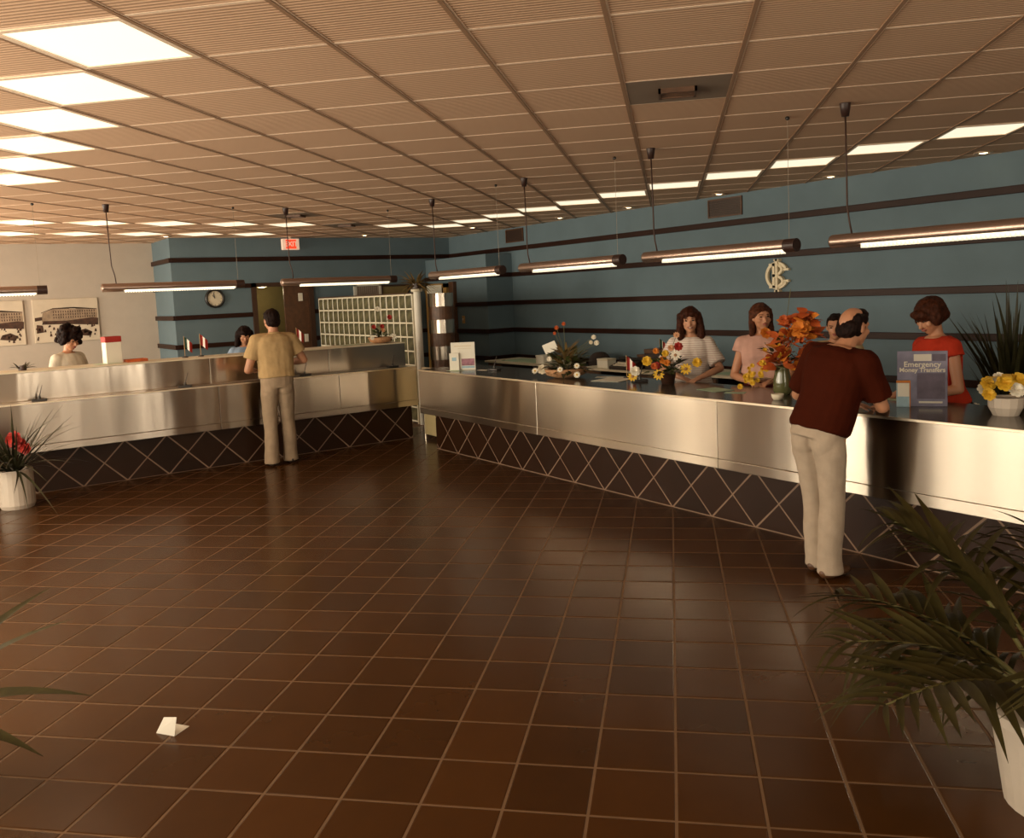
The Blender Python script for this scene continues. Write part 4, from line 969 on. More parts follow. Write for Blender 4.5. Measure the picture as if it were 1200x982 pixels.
V2C = Vector((0.69, -0.72, 0.12))         # roughly towards the camera
# flower basket on the right counter (far)
ba = thing('flower_basket', 'low wicker basket of mixed greenery with white and red flowers and a card', 'flowers', (-4.30, 2.86, ZT))
obj('basket', MB().lathe([(0.10, 0.0), (0.19, 0.03), (0.22, 0.085), (0.21, 0.095), (0.16, 0.07), (0.02, 0.06)], 24), M['basket'], ba, smooth=True)
leaves(ba, (0, 0, 0.06), 130, (0.30, 0.30, 0.30), [LEAF, LEAF_D, LEAF_DRY, LEAF], 11, 0.7, (0.9, 1.5))
leaves(ba, (0.0, 0, 0.20), 46, (0.16, 0.16, 0.18), [LEAF_DRY], 12, 0.8, (0.8, 1.2), 'dry_leaf')
fl = [((-0.02, -0.08, 0.50), 'carn', .022, 'orange_red'), ((0.02, -0.02, 0.535), 'carn', .02, 'orange_red'), ((-0.12, -0.03, 0.44), 'carn', .018, 'orange_red'),
      ((0.33, 0.10, 0.40), 'carn', .024, 'petal_white'), ((0.37, 0.10, 0.345), 'carn', .026, 'petal_white'), ((0.31, 0.08, 0.35), 'carn', .02, 'cream'),
      ((0.14, -0.18, 0.10), 'daisy', .03, 'petal_white'), ((0.24, -0.05, 0.13), 'daisy', .03, 'petal_white'), ((-0.33, -0.14, 0.06), 'daisy', .034, 'petal_white'), ((0.0, -0.2, 0.20), 'carn', .025, 'petal_white'), ((-0.12, -0.2, 0.09), 'carn', .05, 'cream'), ((0.30, -0.10, 0.05), 'daisy', .034, 'petal_white')]
for p, kd, r, mm in fl: flower(ba, p, V2C + Vector((0, 0, 0.3)), kd, r, M[mm], M['yellow'] if kd == 'daisy' else None)
stems(ba, (0, 0, 0.08), [f[0] for f in fl[:6]])
o = obj('card', MB().box((-0.075, -0.003, -0.05), (0.075, 0.003, 0.05)), M['paper'], ba, (-0.27, 0.02, 0.29), (0.15, -0.35, 0.5)); stems(ba, (-0.1, 0, 0.08), [(-0.27, 0.03, 0.25)])
# bright bouquet in dark pot in front of the smiling woman
bq = thing('flower_pot', 'dark pot crowded with yellow, white and red flowers beside the smiling woman', 'flowers', (-3.02, 3.00, ZT))
obj('pot', MB().lathe([(0.055, 0), (0.075, 0.10), (0.08, 0.11), (0.07, 0.105), (0.01, 0.10)], 20), M['pot_dark'], bq, smooth=True)
leaves(bq, (0, 0, 0.10), 80, (0.24, 0.24, 0.24), [LEAF, LEAF_D], 21, 0.7, (0.7, 1.1))
fl = [((-0.10, -0.15, 0.21), 'carn', .045, 'yellow'), ((0.06, -0.17, 0.10), 'daisy', .05, 'yellow'), ((0.20, 0.02, 0.14), 'daisy', .052, 'yellow'), ((-0.20, -0.20, 0.12), 'carn', .045, 'petal_white'), ((-0.24, -0.2, 0.07), 'daisy', .045, 'yellow'),
      ((0.12, -0.02, 0.26), 'daisy', .048, 'petal_white'), ((0.09, 0.05, 0.33), 'carn', .04, 'red'), ((0.05, 0.0, 0.32), 'carn', .03, 'peach'), ((0.03, -0.08, 0.22), 'carn', .036, 'orange'), ((-0.03, -0.1, 0.17), 'carn', .034, 'red'), ((-0.02, 0.0, 0.27), 'carn', .032, 'yellow'),
      ((-0.12, -0.02, 0.29), 'carn', .028, 'orange'), ((0.24, 0.12, 0.19), 'carn', .042, 'yellow'), ((0.06, 0.06, 0.43), 'daisy', .03, 'peach'), ((0.0, -0.16, 0.17), 'carn', .03, 'orange_red'), ((0.10, -0.1, 0.2), 'carn', .03, 'orange')]
for p, kd, r, mm in fl: flower(bq, p, V2C + Vector((0, 0, 0.25)), kd, r, M[mm], M['basket'] if kd == 'daisy' else None)
stems(bq, (0, 0, 0.08), [fl[5][0], fl[6][0], fl[13][0], fl[12][0], fl[2][0]])
# tall orange autumn bouquet in front of the leaning man
ob = thing('autumn_bouquet', 'tall bouquet of orange leaves and yellow blossoms in a glass vase', 'flowers', (-1.76, 2.96, ZT))
M['vase'] = mat('vase_glass', (0.10, 0.10, 0.04), 0.1, spec=0.8)
obj('vase', MB().lathe([(0.055, 0), (0.07, 0.03), (0.065, 0.12), (0.05, 0.2), (0.055, 0.22), (0.045, 0.215), (0.02, 0.05)], 20), M['vase'], ob, smooth=True)
r = random.Random(31)
for k in range(150):
    t = r.random(); z = 0.20 + 0.42 * t; rad = 0.17 * math.sin(PI * min(1, 0.25 + t * 0.7)) ; a = r.uniform(0, 2 * PI)
    cx = 0.14 * t; cy = 0.12 * t
    d = (math.cos(a), math.sin(a), r.uniform(-0.3, 0.8)); me = r.choice([LEAF_R, LEAF_R, LEAF_O, LEAF_R])
    obj('autumn_leaf', me, None, ob, mw=orient((cx + rad * math.cos(a) * r.uniform(.3, 1), cy + rad * math.sin(a) * r.uniform(.3, 1), z), d, r.uniform(-1, 1), r.uniform(0.55, 1.0)))
fl = [((0.16, 0.02, 0.50), 'carn', .075, 'orange'), ((-0.10, -0.06, 0.47), 'carn', .045, 'orange'), ((0.04, -0.02, 0.57), 'carn', .04, 'orange_red')]
for k in range(30):
    u = r.random(); fl.append(((-0.20 + 0.26 * u + r.uniform(-.06, .06), -0.20 + 0.2 * u + r.uniform(-.06, .06), 0.10 + 0.28 * u + r.uniform(-.05, .05)), 'carn', r.uniform(.016, .026), 'yellow'))
for p, kd, rr, mm in fl: flower(ob, p, V2C + Vector((r.uniform(-.4, .4), r.uniform(-.4, .4), 0.3)), kd, rr, M[mm])
leaves(ob, (0, 0, 0.2), 24, (0.2, 0.2, 0.35), [LEAF, LEAF_D], 33, 0.8, (0.6, 1.0))
stems(ob, (0, 0, 0.1), [(0.05, 0.05, 0.80), (0.03, 0.0, 0.5), (-0.2, -0.2, 0.12), (0.16, 0.05, 0.5), (-0.12, -0.05, 0.4), (0.1, 0.12, 0.55)])
# yellow ribboned white pot at far right
wp = thing('gift_plant', 'white wrapped pot with a big yellow bow and blossoms at the right counter end', 'flowers', (-0.10, 2.92, ZT))
obj('pot', MB().lathe([(0.07, 0), (0.095, 0.05), (0.10, 0.11), (0.09, 0.10), (0.01, 0.09)], 14), M['pot_white'], wp)
for k, (a, tl) in enumerate(((0.3, 0.3), (1.5, 0.5), (2.7, 0.2), (3.9, 0.4), (5.2, 0.35))):
    c, s = math.cos(a), math.sin(a); mb = MB(); pts = []
    for q in range(9):
        u = q / 8 * PI; pts.append((c * 0.10 * math.sin(u) + c * 0.02, s * 0.10 * math.sin(u) + s * 0.02, 0.13 + 0.07 * (1 - math.cos(u)) * 0.8 * tl + 0.02 * k))
    rs = [[(p[0] - s * w, p[1] + c * w, p[2] + dz) for w, dz in ((-0.025, 0), (0.025, 0), (0.025, .002), (-0.025, .002))] for p in pts]
    obj('ribbon_loop', MB().rings(rs), M['yellow'], wp)
for k, (p, rr, mm) in enumerate((((-0.08, -0.05, 0.19), .045, 'yellow'), ((0.03, -0.08, 0.20), .05, 'yellow'), ((-0.12, -0.02, 0.15), .04, 'petal_white'), ((0.08, -0.04, 0.16), .045, 'petal_white'), ((-0.03, -0.02, 0.22), .04, 'petal_white'), ((-0.05, -0.1, 0.13), .04, 'yellow'), ((0.06, 0.02, 0.21), .05, 'yellow'))): flower(wp, p, V2C + Vector((0, 0, .4)), 'carn', rr, M[mm])
# basket on the upper tier at the far end of the left counter
fb = thing('flower_basket', 'small basket with red and white flowers at the end of the teller counter', 'flowers', (-7.90, 2.60, ZU))
obj('basket', MB().lathe([(0.08, 0.0), (0.14, 0.02), (0.17, 0.075), (0.15, 0.08), (0.02, 0.05)], 20), M['basket'], fb, smooth=True)
leaves(fb, (0, 0, 0.06), 34, (0.14, 0.14, 0.20), [LEAF, LEAF_D], 41, 0.8, (0.8, 1.2))
fl = [((0.08, -0.06, 0.45), 'carn', .034, 'petal_white'), ((0.05, 0.12, 0.335), 'carn', .034, 'red'), ((0.06, -0.12, 0.22), 'carn', .03, 'red'), ((0.06, 0.0, 0.22), 'carn', .03, 'red'), ((0.13, 0.12, 0.08), 'daisy', .045, 'petal_white'), ((0.12, -0.18, 0.08), 'daisy', .03, 'petal_white'), ((0.04, 0.02, 0.17), 'carn', .03, 'peach')]
for p, kd, rr, mm in fl: flower(fb, p, (1, -0.3, 0.3), kd, rr, M[mm], M['cream'] if kd == 'daisy' else None)
stems(fb, (0, 0, 0.05), [f[0] for f in fl[:4]])
# spiky pot plants
def spiky(name, label, loc, pot_r, pot_h, n, L, w, seed, pot_m, leaf_m, flowers=(), emin=0.35, emax=1.45, droop=(0.1, 0.5), base=0.0, lim=0.0):
    t = thing(name, label, 'plant', loc)
    obj('pot', MB().lathe([(pot_r * .9, 0), (pot_r, pot_h * .1), (pot_r, pot_h), (pot_r * .9, pot_h), (pot_r * .88, pot_h - .03), (0.01, pot_h - .03)], 24), pot_m, t)
    obj('soil', MB().lathe([(pot_r * .87, pot_h - .04), (0.01, pot_h - .02)], 16), M['soil'], t)
    r = random.Random(seed); ms = [blade_mesh(L, w, dr, leaf_m) for dr in (droop[0], sum(droop) / 2, droop[1])]
    for k in range(n):
        a = r.uniform(0, 2 * PI); e = r.uniform(emin, emax)
        if lim and math.cos(a) * math.cos(e) * L < -lim: a = PI - a          # keep clear of what stands behind
        obj('leaf', r.choice(ms), None, t, mw=orient((0.04 * math.cos(a), 0.04 * math.sin(a), pot_h - .03 + base * r.random()), (math.cos(a) * math.cos(e), math.sin(a) * math.cos(e), math.sin(e)), r.uniform(-.5, .5), r.uniform(0.6, 1.05)))
    for p, rr, mm in flowers: flower(t, p, V2C, 'carn', rr, M[mm])
    if flowers: stems(t, (0, 0, pot_h - .03), [p for p, a_, b_ in flowers])
    return t
spiky('potted_plant', 'spiky potted plant with red bloom in a white pot before the left counter', (-6.93, -1.78, 0), 0.155, 0.37, 95, 0.74, 0.012, 51, M['pot_white'], M['leaf_dark'], [((0.10, 0.02, 0.66), .085, 'red'), ((0.05, 0.07, 0.60), .07, 'red'), ((0.13, 0.10, 0.57), .06, 'red')], 0.25, 1.5, (0.2, 1.2), 0.0, 0.30)
spiky('potted_plant', 'tall spiky leaved plant behind the right end of the counter', (-0.60, 4.05, 0), 0.18, 0.66, 190, 0.88, 0.019, 53, M['pot_dark'], M['leaf_dark'], [((-0.10, -0.22, 0.80), .05, 'red'), ((-0.14, -0.24, 0.85), .04, 'petal_white'), ((-0.05, -0.24, 0.84), .03, 'petal_white')], 0.80, 1.5, (0.02, 0.35), 0.30, 0.26)
spiky('potted_plant', 'small dark leaved plant on top of the left counter at picture edge', (-7.92, -1.55, ZU), 0.04, 0.05, 12, 0.13, 0.016, 55, M['pot_dark'], M['leaf_dark'], (), 0.3, 1.4, (0.2, 0.6))
spiky('potted_plant', 'bushy brown green fern on top of the slim white post', (-8.41, YG, 1.945), 0.07, 0.08, 80, 0.30, 0.016, 57, M['pot_dark'], M['leaf_dry'], (), -0.1, 1.3, (0.4, 1.1))
# palms in the foreground
LFT = [blade_mesh(0.34, 0.0170, dr, M['palm'], 7, 0.3, 'leaflet') for dr in (0.25, 0.7, 1.1)]
def palm(label, loc, fronds, pot_r, pot_h, seed, sc=1.0):
    t = thing('potted_palm', label, 'plant', loc)
    obj('pot', MB().lathe([(pot_r * .8, 0), (pot_r, pot_h * .9), (pot_r * 1.05, pot_h * .9), (pot_r * 1.05, pot_h), (pot_r * .95, pot_h), (pot_r * .9, pot_h - .03), (0.01, pot_h - .03)], 28), M['pot_white'], t)
    obj('soil', MB().lathe([(pot_r * .9, pot_h - .04), (0.01, pot_h - .02)], 16), M['soil'], t)
    r = random.Random(seed)
    for az, el, ln, dr in fronds:
        pts = []; d0 = Vector((math.cos(az), math.sin(az), 0))
        for k in range(13):
            u = k / 12; out = ln * (u * math.cos(el) + 0.35 * dr * u * u); z = pot_h - .03 + ln * (u * math.sin(el) - dr * 0.75 * u * u)
            pts.append(d0 * (out + 0.02) + Vector((0, 0, z)))
        f = obj('frond', MB().tube(pts, [0.009 * (1 - 0.8 * k / 12) + 0.0012 for k in range(13)], 6), M['stem'], t, smooth=True)
        n = 13
        for k in range(n):
            u = 0.30 + 0.70 * k / (n - 1); q = u * 12; i = min(11, int(q)); p = pts[i].lerp(pts[i + 1], q - i); tg = (pts[i + 1] - pts[i]).normalized()
            sdv = tg.cross(Vector((0, 0, 1))).normalized(); s_ = sc * (0.55 + 0.6 * math.sin(PI * (0.15 + 0.8 * (u - 0.3) / 0.7)))
            for sd in (-1, 1):
                d = tg * (0.55 + 0.5 * (u - .3)) + sdv * sd * 0.85 + Vector((0, 0, 0.25))
                obj('leaflet', r.choice(LFT), None, f, mw=orient(p, d, -sd * 0.25 + r.uniform(-.2, .2), s_ * r.uniform(.85, 1.1)))
    return t
palm('large potted palm with arching dark fronds in the right foreground', (1.18, 0.66, 0), [(2.6, 0.95, 0.95, 0.5), (2.1, 0.95, 0.95, 0.45), (3.3, 0.8, 0.84, 0.55), (3.9, 0.85, 0.78, 0.6), (1.5, 1.1, 0.95, 0.4), (2.9, 0.5, 0.66, 0.45), (4.5, 0.8, 0.85, 0.6), (0.6, 1.0, 0.9, 0.5), (5.4, 1.0, 0.9, 0.5), (3.6, 1.2, 1.0, 0.4), (3.3, 0.3, 0.56, 0.35)], 0.22, 0.34, 61)
t = thing('potted_plant', 'broad leaved plant whose leaf tips reach in at the lower left edge', 'plant', (-1.45, -2.60, 0))
obj('pot', MB().lathe([(0.14, 0), (0.17, 0.28), (0.18, 0.28), (0.18, 0.32), (0.16, 0.32), (0.15, 0.29), (0.01, 0.29)], 28), M['pot_white'], t)
obj('soil', MB().lathe([(0.15, 0.285), (0.01, 0.30)], 16), M['soil'], t)
BL = blade_mesh(0.78, 0.046, 0.55, M['palm'], 9, 0.3)
for az, el, sc in ((0.86, 0.50, 0.98), (1.14, 0.86, 0.92), (0.62, 0.30, 0.86), (1.9, 0.9, 0.9), (2.7, 0.7, 0.9), (3.5, 0.8, 0.9), (4.4, 0.7, 0.9), (5.3, 0.8, 0.9), (2.2, 1.25, 0.95), (4.9, 1.2, 0.9)):
    obj('leaf', BL, None, t, mw=orient((0.02 * math.cos(az), 0.02 * math.sin(az), 0.30), (math.cos(az) * math.cos(el), math.sin(az) * math.cos(el), math.sin(el)), 0.1, sc))
t = thing('folded_card', 'small white folded paper lying on the floor tiles at lower left', 'paper', (-1.36, -1.70, 0), 0.6)
obj('flap', MB().add([(-0.05, 0, 0.002), (0.05, 0, 0.002), (0.04, 0.03, 0.07), (-0.03, 0.03, 0.06), (-0.05, 0.002, 0.002), (0.05, 0.002, 0.002), (0.04, 0.032, 0.07), (-0.03, 0.032, 0.06)], [(0, 1, 2, 3), (7, 6, 5, 4), (3, 2, 6, 7), (0, 3, 7, 4), (1, 5, 6, 2)]), M['white'], t)
obj('sheet', MB().box((-0.05, 0, 0.0005), (0.05, 0.09, 0.002)), M['white'], t)

# ------------------------------------------------------------------ things on the counters
def pen_set(loc, label, a=0.3):
    t = thing('pen_stand', label, 'pen stand', loc, a, 'desk pens on the counters')
    obj('base', MB().bevbox((-0.07, -0.045, 0), (0.07, 0.045, 0.022), 0.006), M['black'], t)
    obj('holder', MB().lathe([(0.016, 0.022), (0.011, 0.05), (0.008, 0.05)], 10), M['black'], t)
    obj('pen', MB().tube([(0, 0, 0.045), (0.035, 0.01, 0.16)], [0.006, 0.003], 8), M['dark'], t)
pen_set((-5.66, 2.90, ZT), 'black desk pen stand right of the white brochure stand')
pen_set((-3.36, 2.98, ZT), 'black desk pen stand left of the yellow flower pot', 1.0)
pen_set((-1.08, 3.06, ZT), 'black desk pen stand beside the leaning man and the travel poster', 0.2)
pen_set((-7.50, -1.46, ZL), 'black desk pen stand at the left end of the lower ledge', 1.4)
pen_set((-7.50, -0.02, ZL), 'black desk pen stand on the ledge left of the man in tan', 1.2)
pen_set((-7.50, 1.37, ZL), 'black desk pen stand on the ledge right of the man in tan', 1.5)
pen_set((-7.50, 2.55, ZL), 'black desk pen stand at the far end of the lower ledge', 1.6)
def sheet(loc, w, l, a, m, label, name='paper_sheet', n=1):
    t = thing(name, label, 'paper', loc, a)
    for k in range(n): obj('sheet', MB().box((-w / 2 + 0.004 * k, -l / 2 - 0.003 * k, 0.001 + 0.0012 * k), (w / 2 + 0.004 * k, l / 2 - 0.003 * k, 0.002 + 0.0012 * k)), m if k % 2 == 0 else M['paper_green'], t)
sheet((-3.72, 3.0, ZT), 0.30, 0.40, 0.3, M['paper'], 'loose white papers on the counter left of the yellow flower pot', n=3)
sheet((-3.98, 3.08, ZT), 0.15, 0.10, 0.6, M['paper'], 'small white slip beside the far flower basket')
sheet((-2.38, 2.90, ZT), 0.26, 0.19, -0.2, M['paper_green'], 'green and white form lying before the woman in pink', n=2)
sheet((-2.12, 2.84, ZT), 0.16, 0.09, 0.5, M['paper_green'], 'pale green slip left of the autumn bouquet')
sheet((-0.96, 3.17, ZT), 0.22, 0.12, 0.2, M['paper'], 'white papers left of the lilac poster stand', n=2)
sheet((-6.05, 2.62, ZT), 0.22, 0.10, 0.1, M['paper_green'], 'green slip under the white brochure stand')
sheet((-5.80, 2.84, ZT), 0.14, 0.08, 0.3, M['paper'], 'white slip beside the far desk pen on the right counter')
sheet((-8.0, 0.62, ZU), 0.16, 0.24, 0.1, M['cream'], 'cream forms on the left counter beside the man in tan', n=3)
sheet((-7.95, -0.72, ZU), 0.18, 0.26, 0.2, M['paper'], 'white papers on the left counter by the red topped box', n=2)
sheet((-7.95, 2.2, ZU), 0.18, 0.34, 0.1, M['cream'], 'cream papers on the left counter before the glass blocks', n=2)
t = thing('ashtray', 'small white round dish on the counter under the autumn bouquet', 'dish', (-1.60, 2.70, ZT))
obj('dish', MB().lathe([(0.03, 0), (0.042, 0.022), (0.046, 0.045), (0.04, 0.043), (0.03, 0.012), (0.005, 0.01)], 18), M['cream'], t, smooth=True)
# brochure stand
M['lilac'] = mat('lilac_print', (0.215, 0.205, 0.29), 0.5, var=0.3, scale=9)
M['lilac2'] = mat('lilac_dark_print', (0.12, 0.095, 0.14), 0.5, var=0.25, scale=14)
M['skyprint'] = mat('sky_print', (0.30, 0.45, 0.52), 0.5, var=0.15, scale=20)
M['mauve'] = mat('mauve_print', (0.30, 0.12, 0.16), 0.5, var=0.4, scale=25)
t = thing('brochure_stand', 'white brochure stand with colour picture at the far end of the right counter', 'display', (-6.06, 2.74, ZT), yaw_to(-0.75, 0.66))
obj('board', MB().bevbox((-0.14, -0.006, 0.0), (0.14, 0.006, 0.32), 0.002), M['paper'], t)
obj('picture', MB().box((-0.02, -0.0085, 0.05), (0.13, -0.006, 0.13)), M['mauve'], t); obj('picture', MB().box((-0.02, -0.0085, 0.02), (0.13, -0.006, 0.045)), M['skyprint'], t)
obj('text_line', MB().box((-0.10, -0.008, 0.27), (0.10, -0.006, 0.285)).box((-0.06, -0.008, 0.245), (0.10, -0.006, 0.252)), M['cream'], t)
obj('pocket', MB().bevbox((-0.155, -0.04, 0), (-0.045, -0.02, 0.20), 0.002), M['paper'], t); obj('pocket_print', MB().box((-0.125, -0.042, 0.11), (-0.075, -0.04, 0.15)), M['skyprint'], t)
# travel poster
t = thing('poster_stand', 'lilac poster stand with white lettering on the counter beside the woman in red', 'display', (-0.66, 2.98, ZT), yaw_to(-0.52, 0.85))
obj('board', MB().bevbox((-0.15, -0.008, 0.0), (0.15, 0.008, 0.365), 0.002), M['lilac'], t)
obj('picture', MB().box((-0.03, -0.0095, 0.05), (0.135, -0.008, 0.22)), M['lilac2'], t); obj('picture', MB().box((0.06, -0.0095, 0.30), (0.14, -0.008, 0.345)), M['lilac2'], t)
obj('emblem', MB().box((-0.05, -0.0095, 0.30), (0.055, -0.008, 0.345)), M['white'], t)
obj('lettering', text_mesh('Emergency', 0.050, 0.0012, bold=0.0008), M['paper'], t, (0, -0.0095, 0.277), (PI / 2, 0, 0)); obj('lettering', text_mesh('Money Transfers', 0.040, 0.0012, bold=0.0010), M['paper'], t, (0, -0.0095, 0.240), (PI / 2, 0, 0))
obj('caption', MB().box((-0.02, -0.0095, 0.022), (0.12, -0.008, 0.034)), M['paper'], t)
obj('pocket', MB().bevbox((-0.155, -0.05, 0), (-0.07, -0.022, 0.175), 0.002), M['skyprint'], t); obj('pocket_edge', MB().box((-0.155, -0.052, 0.160), (-0.07, -0.05, 0.176)).box((-0.076, -0.052, 0), (-0.07, -0.05, 0.16)), M['orange'], t); obj('leaflet', MB().box((-0.148, -0.053, 0.07), (-0.078, -0.05, 0.158)), M['paper'], t)
# little flags
def flag(loc, label, cols, h=0.26, a=0.0):
    t = thing('desk_flag', label, 'flag', loc, a, 'small desk flags')
    obj('base', MB().lathe([(0.035, 0), (0.035, 0.012), (0.008, 0.018)], 14), M['dark'], t)
    obj('pole', MB().tube([(0, 0, 0.01), (0, 0, h)], 0.003, 6), M['gold'], t)
    W = 0.15
    for k, c in enumerate(cols):
        rs = []
        for q in range(5):
            u = (k + q / 4) / len(cols)
            x = 0.004 + W * 0.55 * u; y = 0.016 * math.sin(u * 7); dz = -0.075 * u ** 1.2
            rs.append([(x, y - .001, h - 0.01 + dz), (x, y + .001, h - 0.01 + dz), (x * 0.92, y + .007, h - 0.135 + dz * 0.9), (x * 0.92, y + .005, h - 0.135 + dz * 0.9)])
        obj('flag_panel', MB().rings(rs), c, t)
M['green'] = mat('flag_green', (0.02, 0.07, 0.04), 0.7)
M['flag_white'] = mat('flag_white', (0.75, 0.70, 0.62), 0.7)
flag((-7.98, 0.12, ZU), 'small green, white and red desk flag on the left counter', [M['green'], M['flag_white'], M['red']], 0.25, 1.2)
flag((-7.98, 0.30, ZU), 'small red and white desk flag beside the green, white and red one', [M['red'], M['flag_white'], M['red']], 0.27, 1.2)
flag((-7.95, 1.47, ZU), 'small red and white desk flag right of the man in tan', [M['red'], M['flag_white'], M['red']], 0.27, 1.2)
flag((-3.70, 3.13, ZT), 'small red and white desk flag between the basket and the yellow flowers', [M['red'], M['flag_white'], M['red']], 0.22, 0.7)
# red topped box on the left counter
t = thing('leaflet_box', 'white leaflet box with red top on the left counter', 'box', (-7.98, -0.66, ZU), 0.2)
obj('body', MB().bevbox((-0.06, -0.085, 0), (0.06, 0.085, 0.24), 0.004), M['paper'], t); obj('top_band', MB().bevbox((-0.064, -0.089, 0.235), (0.064, 0.089, 0.30), 0.004), M['red'], t)
t = thing('tray', 'red brown tray on the left counter beside the leaflet box', 'tray', (-7.98, -0.42, ZU), 0.1)
obj('tray_base', MB().box((-0.08, -0.11, 0), (0.08, 0.11, 0.008)), M['orange_red'], t); obj('rim', MB().box((-0.08, -0.11, 0.008), (-0.072, 0.11, 0.03)).box((0.072, -0.11, 0.008), (0.08, 0.11, 0.03)).box((-0.08, -0.11, 0.008), (0.08, -0.102, 0.03)).box((-0.08, 0.102, 0.008), (0.08, 0.11, 0.03)), M['orange_red'], t)

# ------------------------------------------------------------------ desks and chairs behind the right counter
def desk(x0, x1, y0, y1, label):
    t = thing('desk', label, 'desk', ((x0 + x1) / 2, (y0 + y1) / 2, 0), 0, 'office desks behind the counter')
    a, b = (x1 - x0) / 2, (y1 - y0) / 2
    obj('desk_top', MB().bevbox((-a, -b, 0.71), (a, b, 0.74), 0.005), M['cream'], t)
    obj('modesty_panel', MB().box((-a + .05, b - .06, 0.25), (a - .05, b - .04, 0.71)), M['dark'], t)
    for sd in (-1, 1):
        p = obj('pedestal', MB().bevbox((sd * (a - .25) - .2, -b + .04, 0.0), (sd * (a - .25) + .2, b - .06, 0.71), 0.006), M['dark'], t)
        for q in range(3):
            dq = obj('drawer', MB().bevbox((sd * (a - .25) - .185, -b + .026, 0.08 + q * .21), (sd * (a - .25) + .185, -b + .04, 0.27 + q * .21), 0.004), M['brown_wood'], p)
    return t
desk(-9.45, -7.68, 5.20, 5.90, 'office desk with cream top at the far end below the wall projection')
desk(-7.02, -5.40, 5.20, 5.85, 'office desk with cream top carrying the brown machines')
desk(-5.05, -3.6, 5.35, 6.0, 'office desk behind the two standing women')
t = thing('blotter', 'green desk blotter on the far office desk', 'blotter', (-8.6, 5.5, 0.74)); obj('pad', MB().bevbox((-0.5, -0.2, 0), (0.4, 0.2, 0.01), 0.003), M['paper_green'], t); obj('corner', MB().prism([(-0.5, -0.2), (-0.42, -0.2), (-0.5, -0.12)], 0.0101, 0.013), M['dark'], t)
def boxy(name, label, cat, loc, size, m, lid, rz=0):
    t = thing(name, label, cat, loc, rz); a, b, c = size
    obj('body', MB().bevbox((-a / 2, -b / 2, 0), (a / 2, b / 2, c * .8), 0.006), m, t); obj('lid', MB().bevbox((-a / 2 - .004, -b / 2 - .004, c * .8), (a / 2 + .004, b / 2 + .004, c), 0.006), lid, t); return t
boxy('card_box', 'small white card box on the far office desk', 'box', (-8.0, 5.34, 0.74), (0.20, 0.16, 0.13), M['paper'], M['paper'])
boxy('card_box', 'small white card box on the machine desk by the dark chair', 'box', (-6.58, 5.36, 0.74), (0.22, 0.16, 0.13), M['paper'], M['cream'])
boxy('file_box', 'large brown box file standing on the machine desk', 'box', (-5.72, 5.56, 0.74), (0.38, 0.24, 0.27), M['dark'], M['brown_wood'])
boxy('file_box', 'smaller brown box beside the large brown box file', 'box', (-6.10, 5.68, 0.74), (0.20, 0.2, 0.18), M['dark'], M['brown_wood'])
t = thing('typewriter', 'dark typewriter with pale keys on the machine desk', 'typewriter', (-6.16, 5.36, 0.74), 0.0)
obj('body', MB().add([(-.2, -.15, 0), (.2, -.15, 0), (.2, .15, 0), (-.2, .15, 0), (-.2, -.15, .04), (.2, -.15, .04), (.2, 0.02, .10), (-.2, 0.02, .10), (-.2, .15, .12), (.2, .15, .12)], [(0, 3, 2, 1), (0, 1, 5, 4), (4, 5, 6, 7), (7, 6, 9, 8), (3, 8, 9, 2), (0, 4, 7, 8, 3), (1, 2, 9, 6, 5)]), M['dark'], t)
obj('platen', MB().tube([(-.24, .08, .13), (.24, .08, .13)], .022, 12), M['black'], t)
for rr in range(3): obj('key_row', MB().box((-.15, -.12 + rr * .04, .052 + rr * .014), (.15, -.10 + rr * .04, .066 + rr * .014)), M['cream'], t)
t = thing('telephone', 'dark desk telephone beside the white card box', 'telephone', (-6.52, 5.62, 0.74), 0.2)
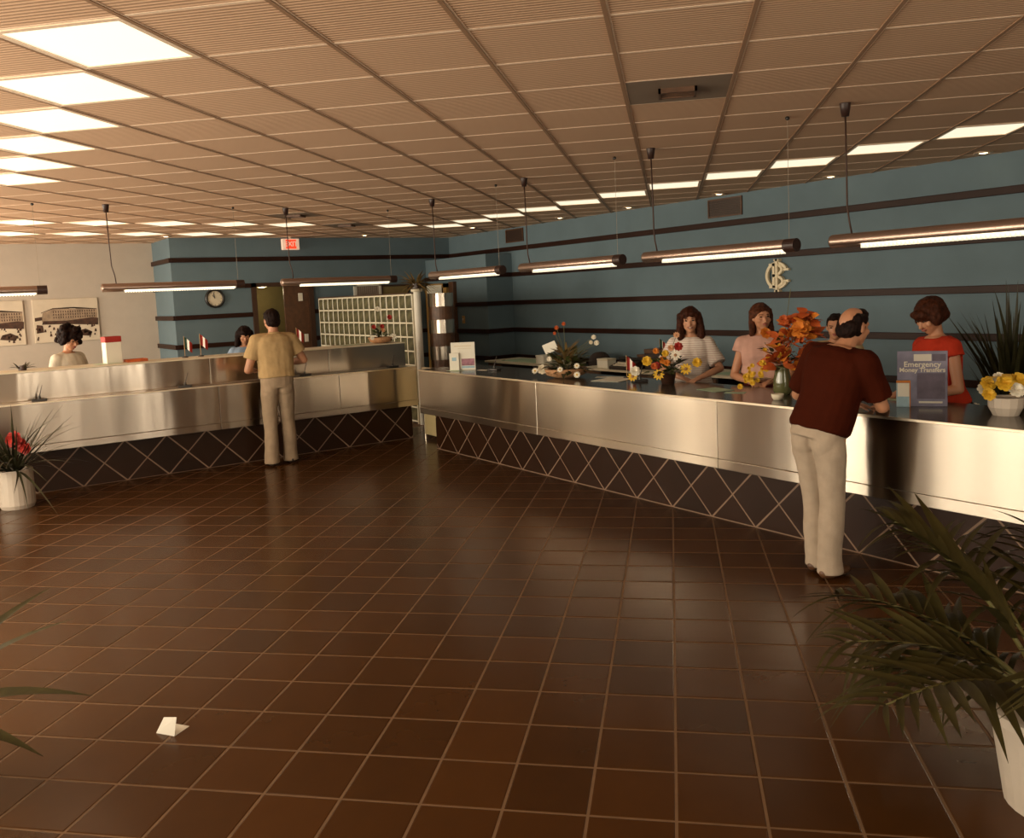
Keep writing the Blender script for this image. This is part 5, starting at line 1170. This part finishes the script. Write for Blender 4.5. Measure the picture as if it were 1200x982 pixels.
obj('body', MB().add([(-.09, -.1, 0), (.09, -.1, 0), (.09, .1, 0), (-.09, .1, 0), (-.07, -.08, .05), (.07, -.08, .05), (.07, .08, .09), (-.07, .08, .09)], [(0, 3, 2, 1), (4, 5, 6, 7), (0, 1, 5, 4), (1, 2, 6, 5), (2, 3, 7, 6), (3, 0, 4, 7)]), M['black'], t)
obj('handset', MB().tube([(-.11, .06, .095), (-.06, .06, .12), (.06, .06, .12), (.11, .06, .095)], [.024, .016, .016, .024], 10), M['black'], t, smooth=True)
flag((-5.70, 5.52, 1.012), 'tiny green, white and red flag on the brown box file', [M['green'], M['flag_white'], M['red']], 0.14, 0.6)
flag((-5.42, 5.30, 0.74), 'red and white desk flag on the machine desk right of the box file', [M['red'], M['flag_white'], M['red']], 0.40, 0.7)
sheet((-4.5, 5.6, 0.74), 0.5, 0.3, 0.1, M['paper'], 'white papers on the desk behind the two standing women', n=2)
def chair(loc, rz, label):
    t = thing('office_chair', label, 'chair', loc, rz, 'swivel chairs behind the counter')
    obj('seat', MB().bevbox((-.24, -.22, .42), (.24, .24, .49), .03), M['dark'], t, smooth=True)
    bm = MB(); rs = []
    for q in range(11):
        a = PI * q / 10; u = -math.cos(a)
        rs.append([(0.25 * u, -0.20 - 0.03 * (1 - u * u), z) for z in (0.56, 0.56 + 0.33 * max(0.1, math.sin(a)) ** 0.5)] + [(0.25 * u, -0.25 - 0.03 * (1 - u * u), z) for z in (0.56 + 0.33 * max(0.1, math.sin(a)) ** 0.5, 0.56)])
    obj('backrest', bm.rings(rs), M['dark'], t)
    obj('back_bar', MB().tube([(0, -.2, .45), (0, -.27, .5), (0, -.27, .66)], .018, 8), M['black'], t)
    obj('column', MB().tube([(0, 0, .1), (0, 0, .43)], .03, 10), M['steel_edge'], t)
    for q in range(5):
        a = q * 2 * PI / 5; obj('leg', MB().tube([(0, 0, .11), (.28 * math.cos(a), .28 * math.sin(a), .05)], [.025, .016], 8), M['black'], t); obj('caster', MB().ell((.28 * math.cos(a), .28 * math.sin(a), .026), (.026, .026, .026), nu=8, nv=6), M['black'], t)
chair((-7.42, 5.72, 0), PI, 'dark round backed office chair between the two far desks')
chair((-2.98, 4.05, 0), PI - 0.5, 'dark office chair just behind the smiling woman')

for s_ in _ts: bpy.data.scenes.remove(s_)
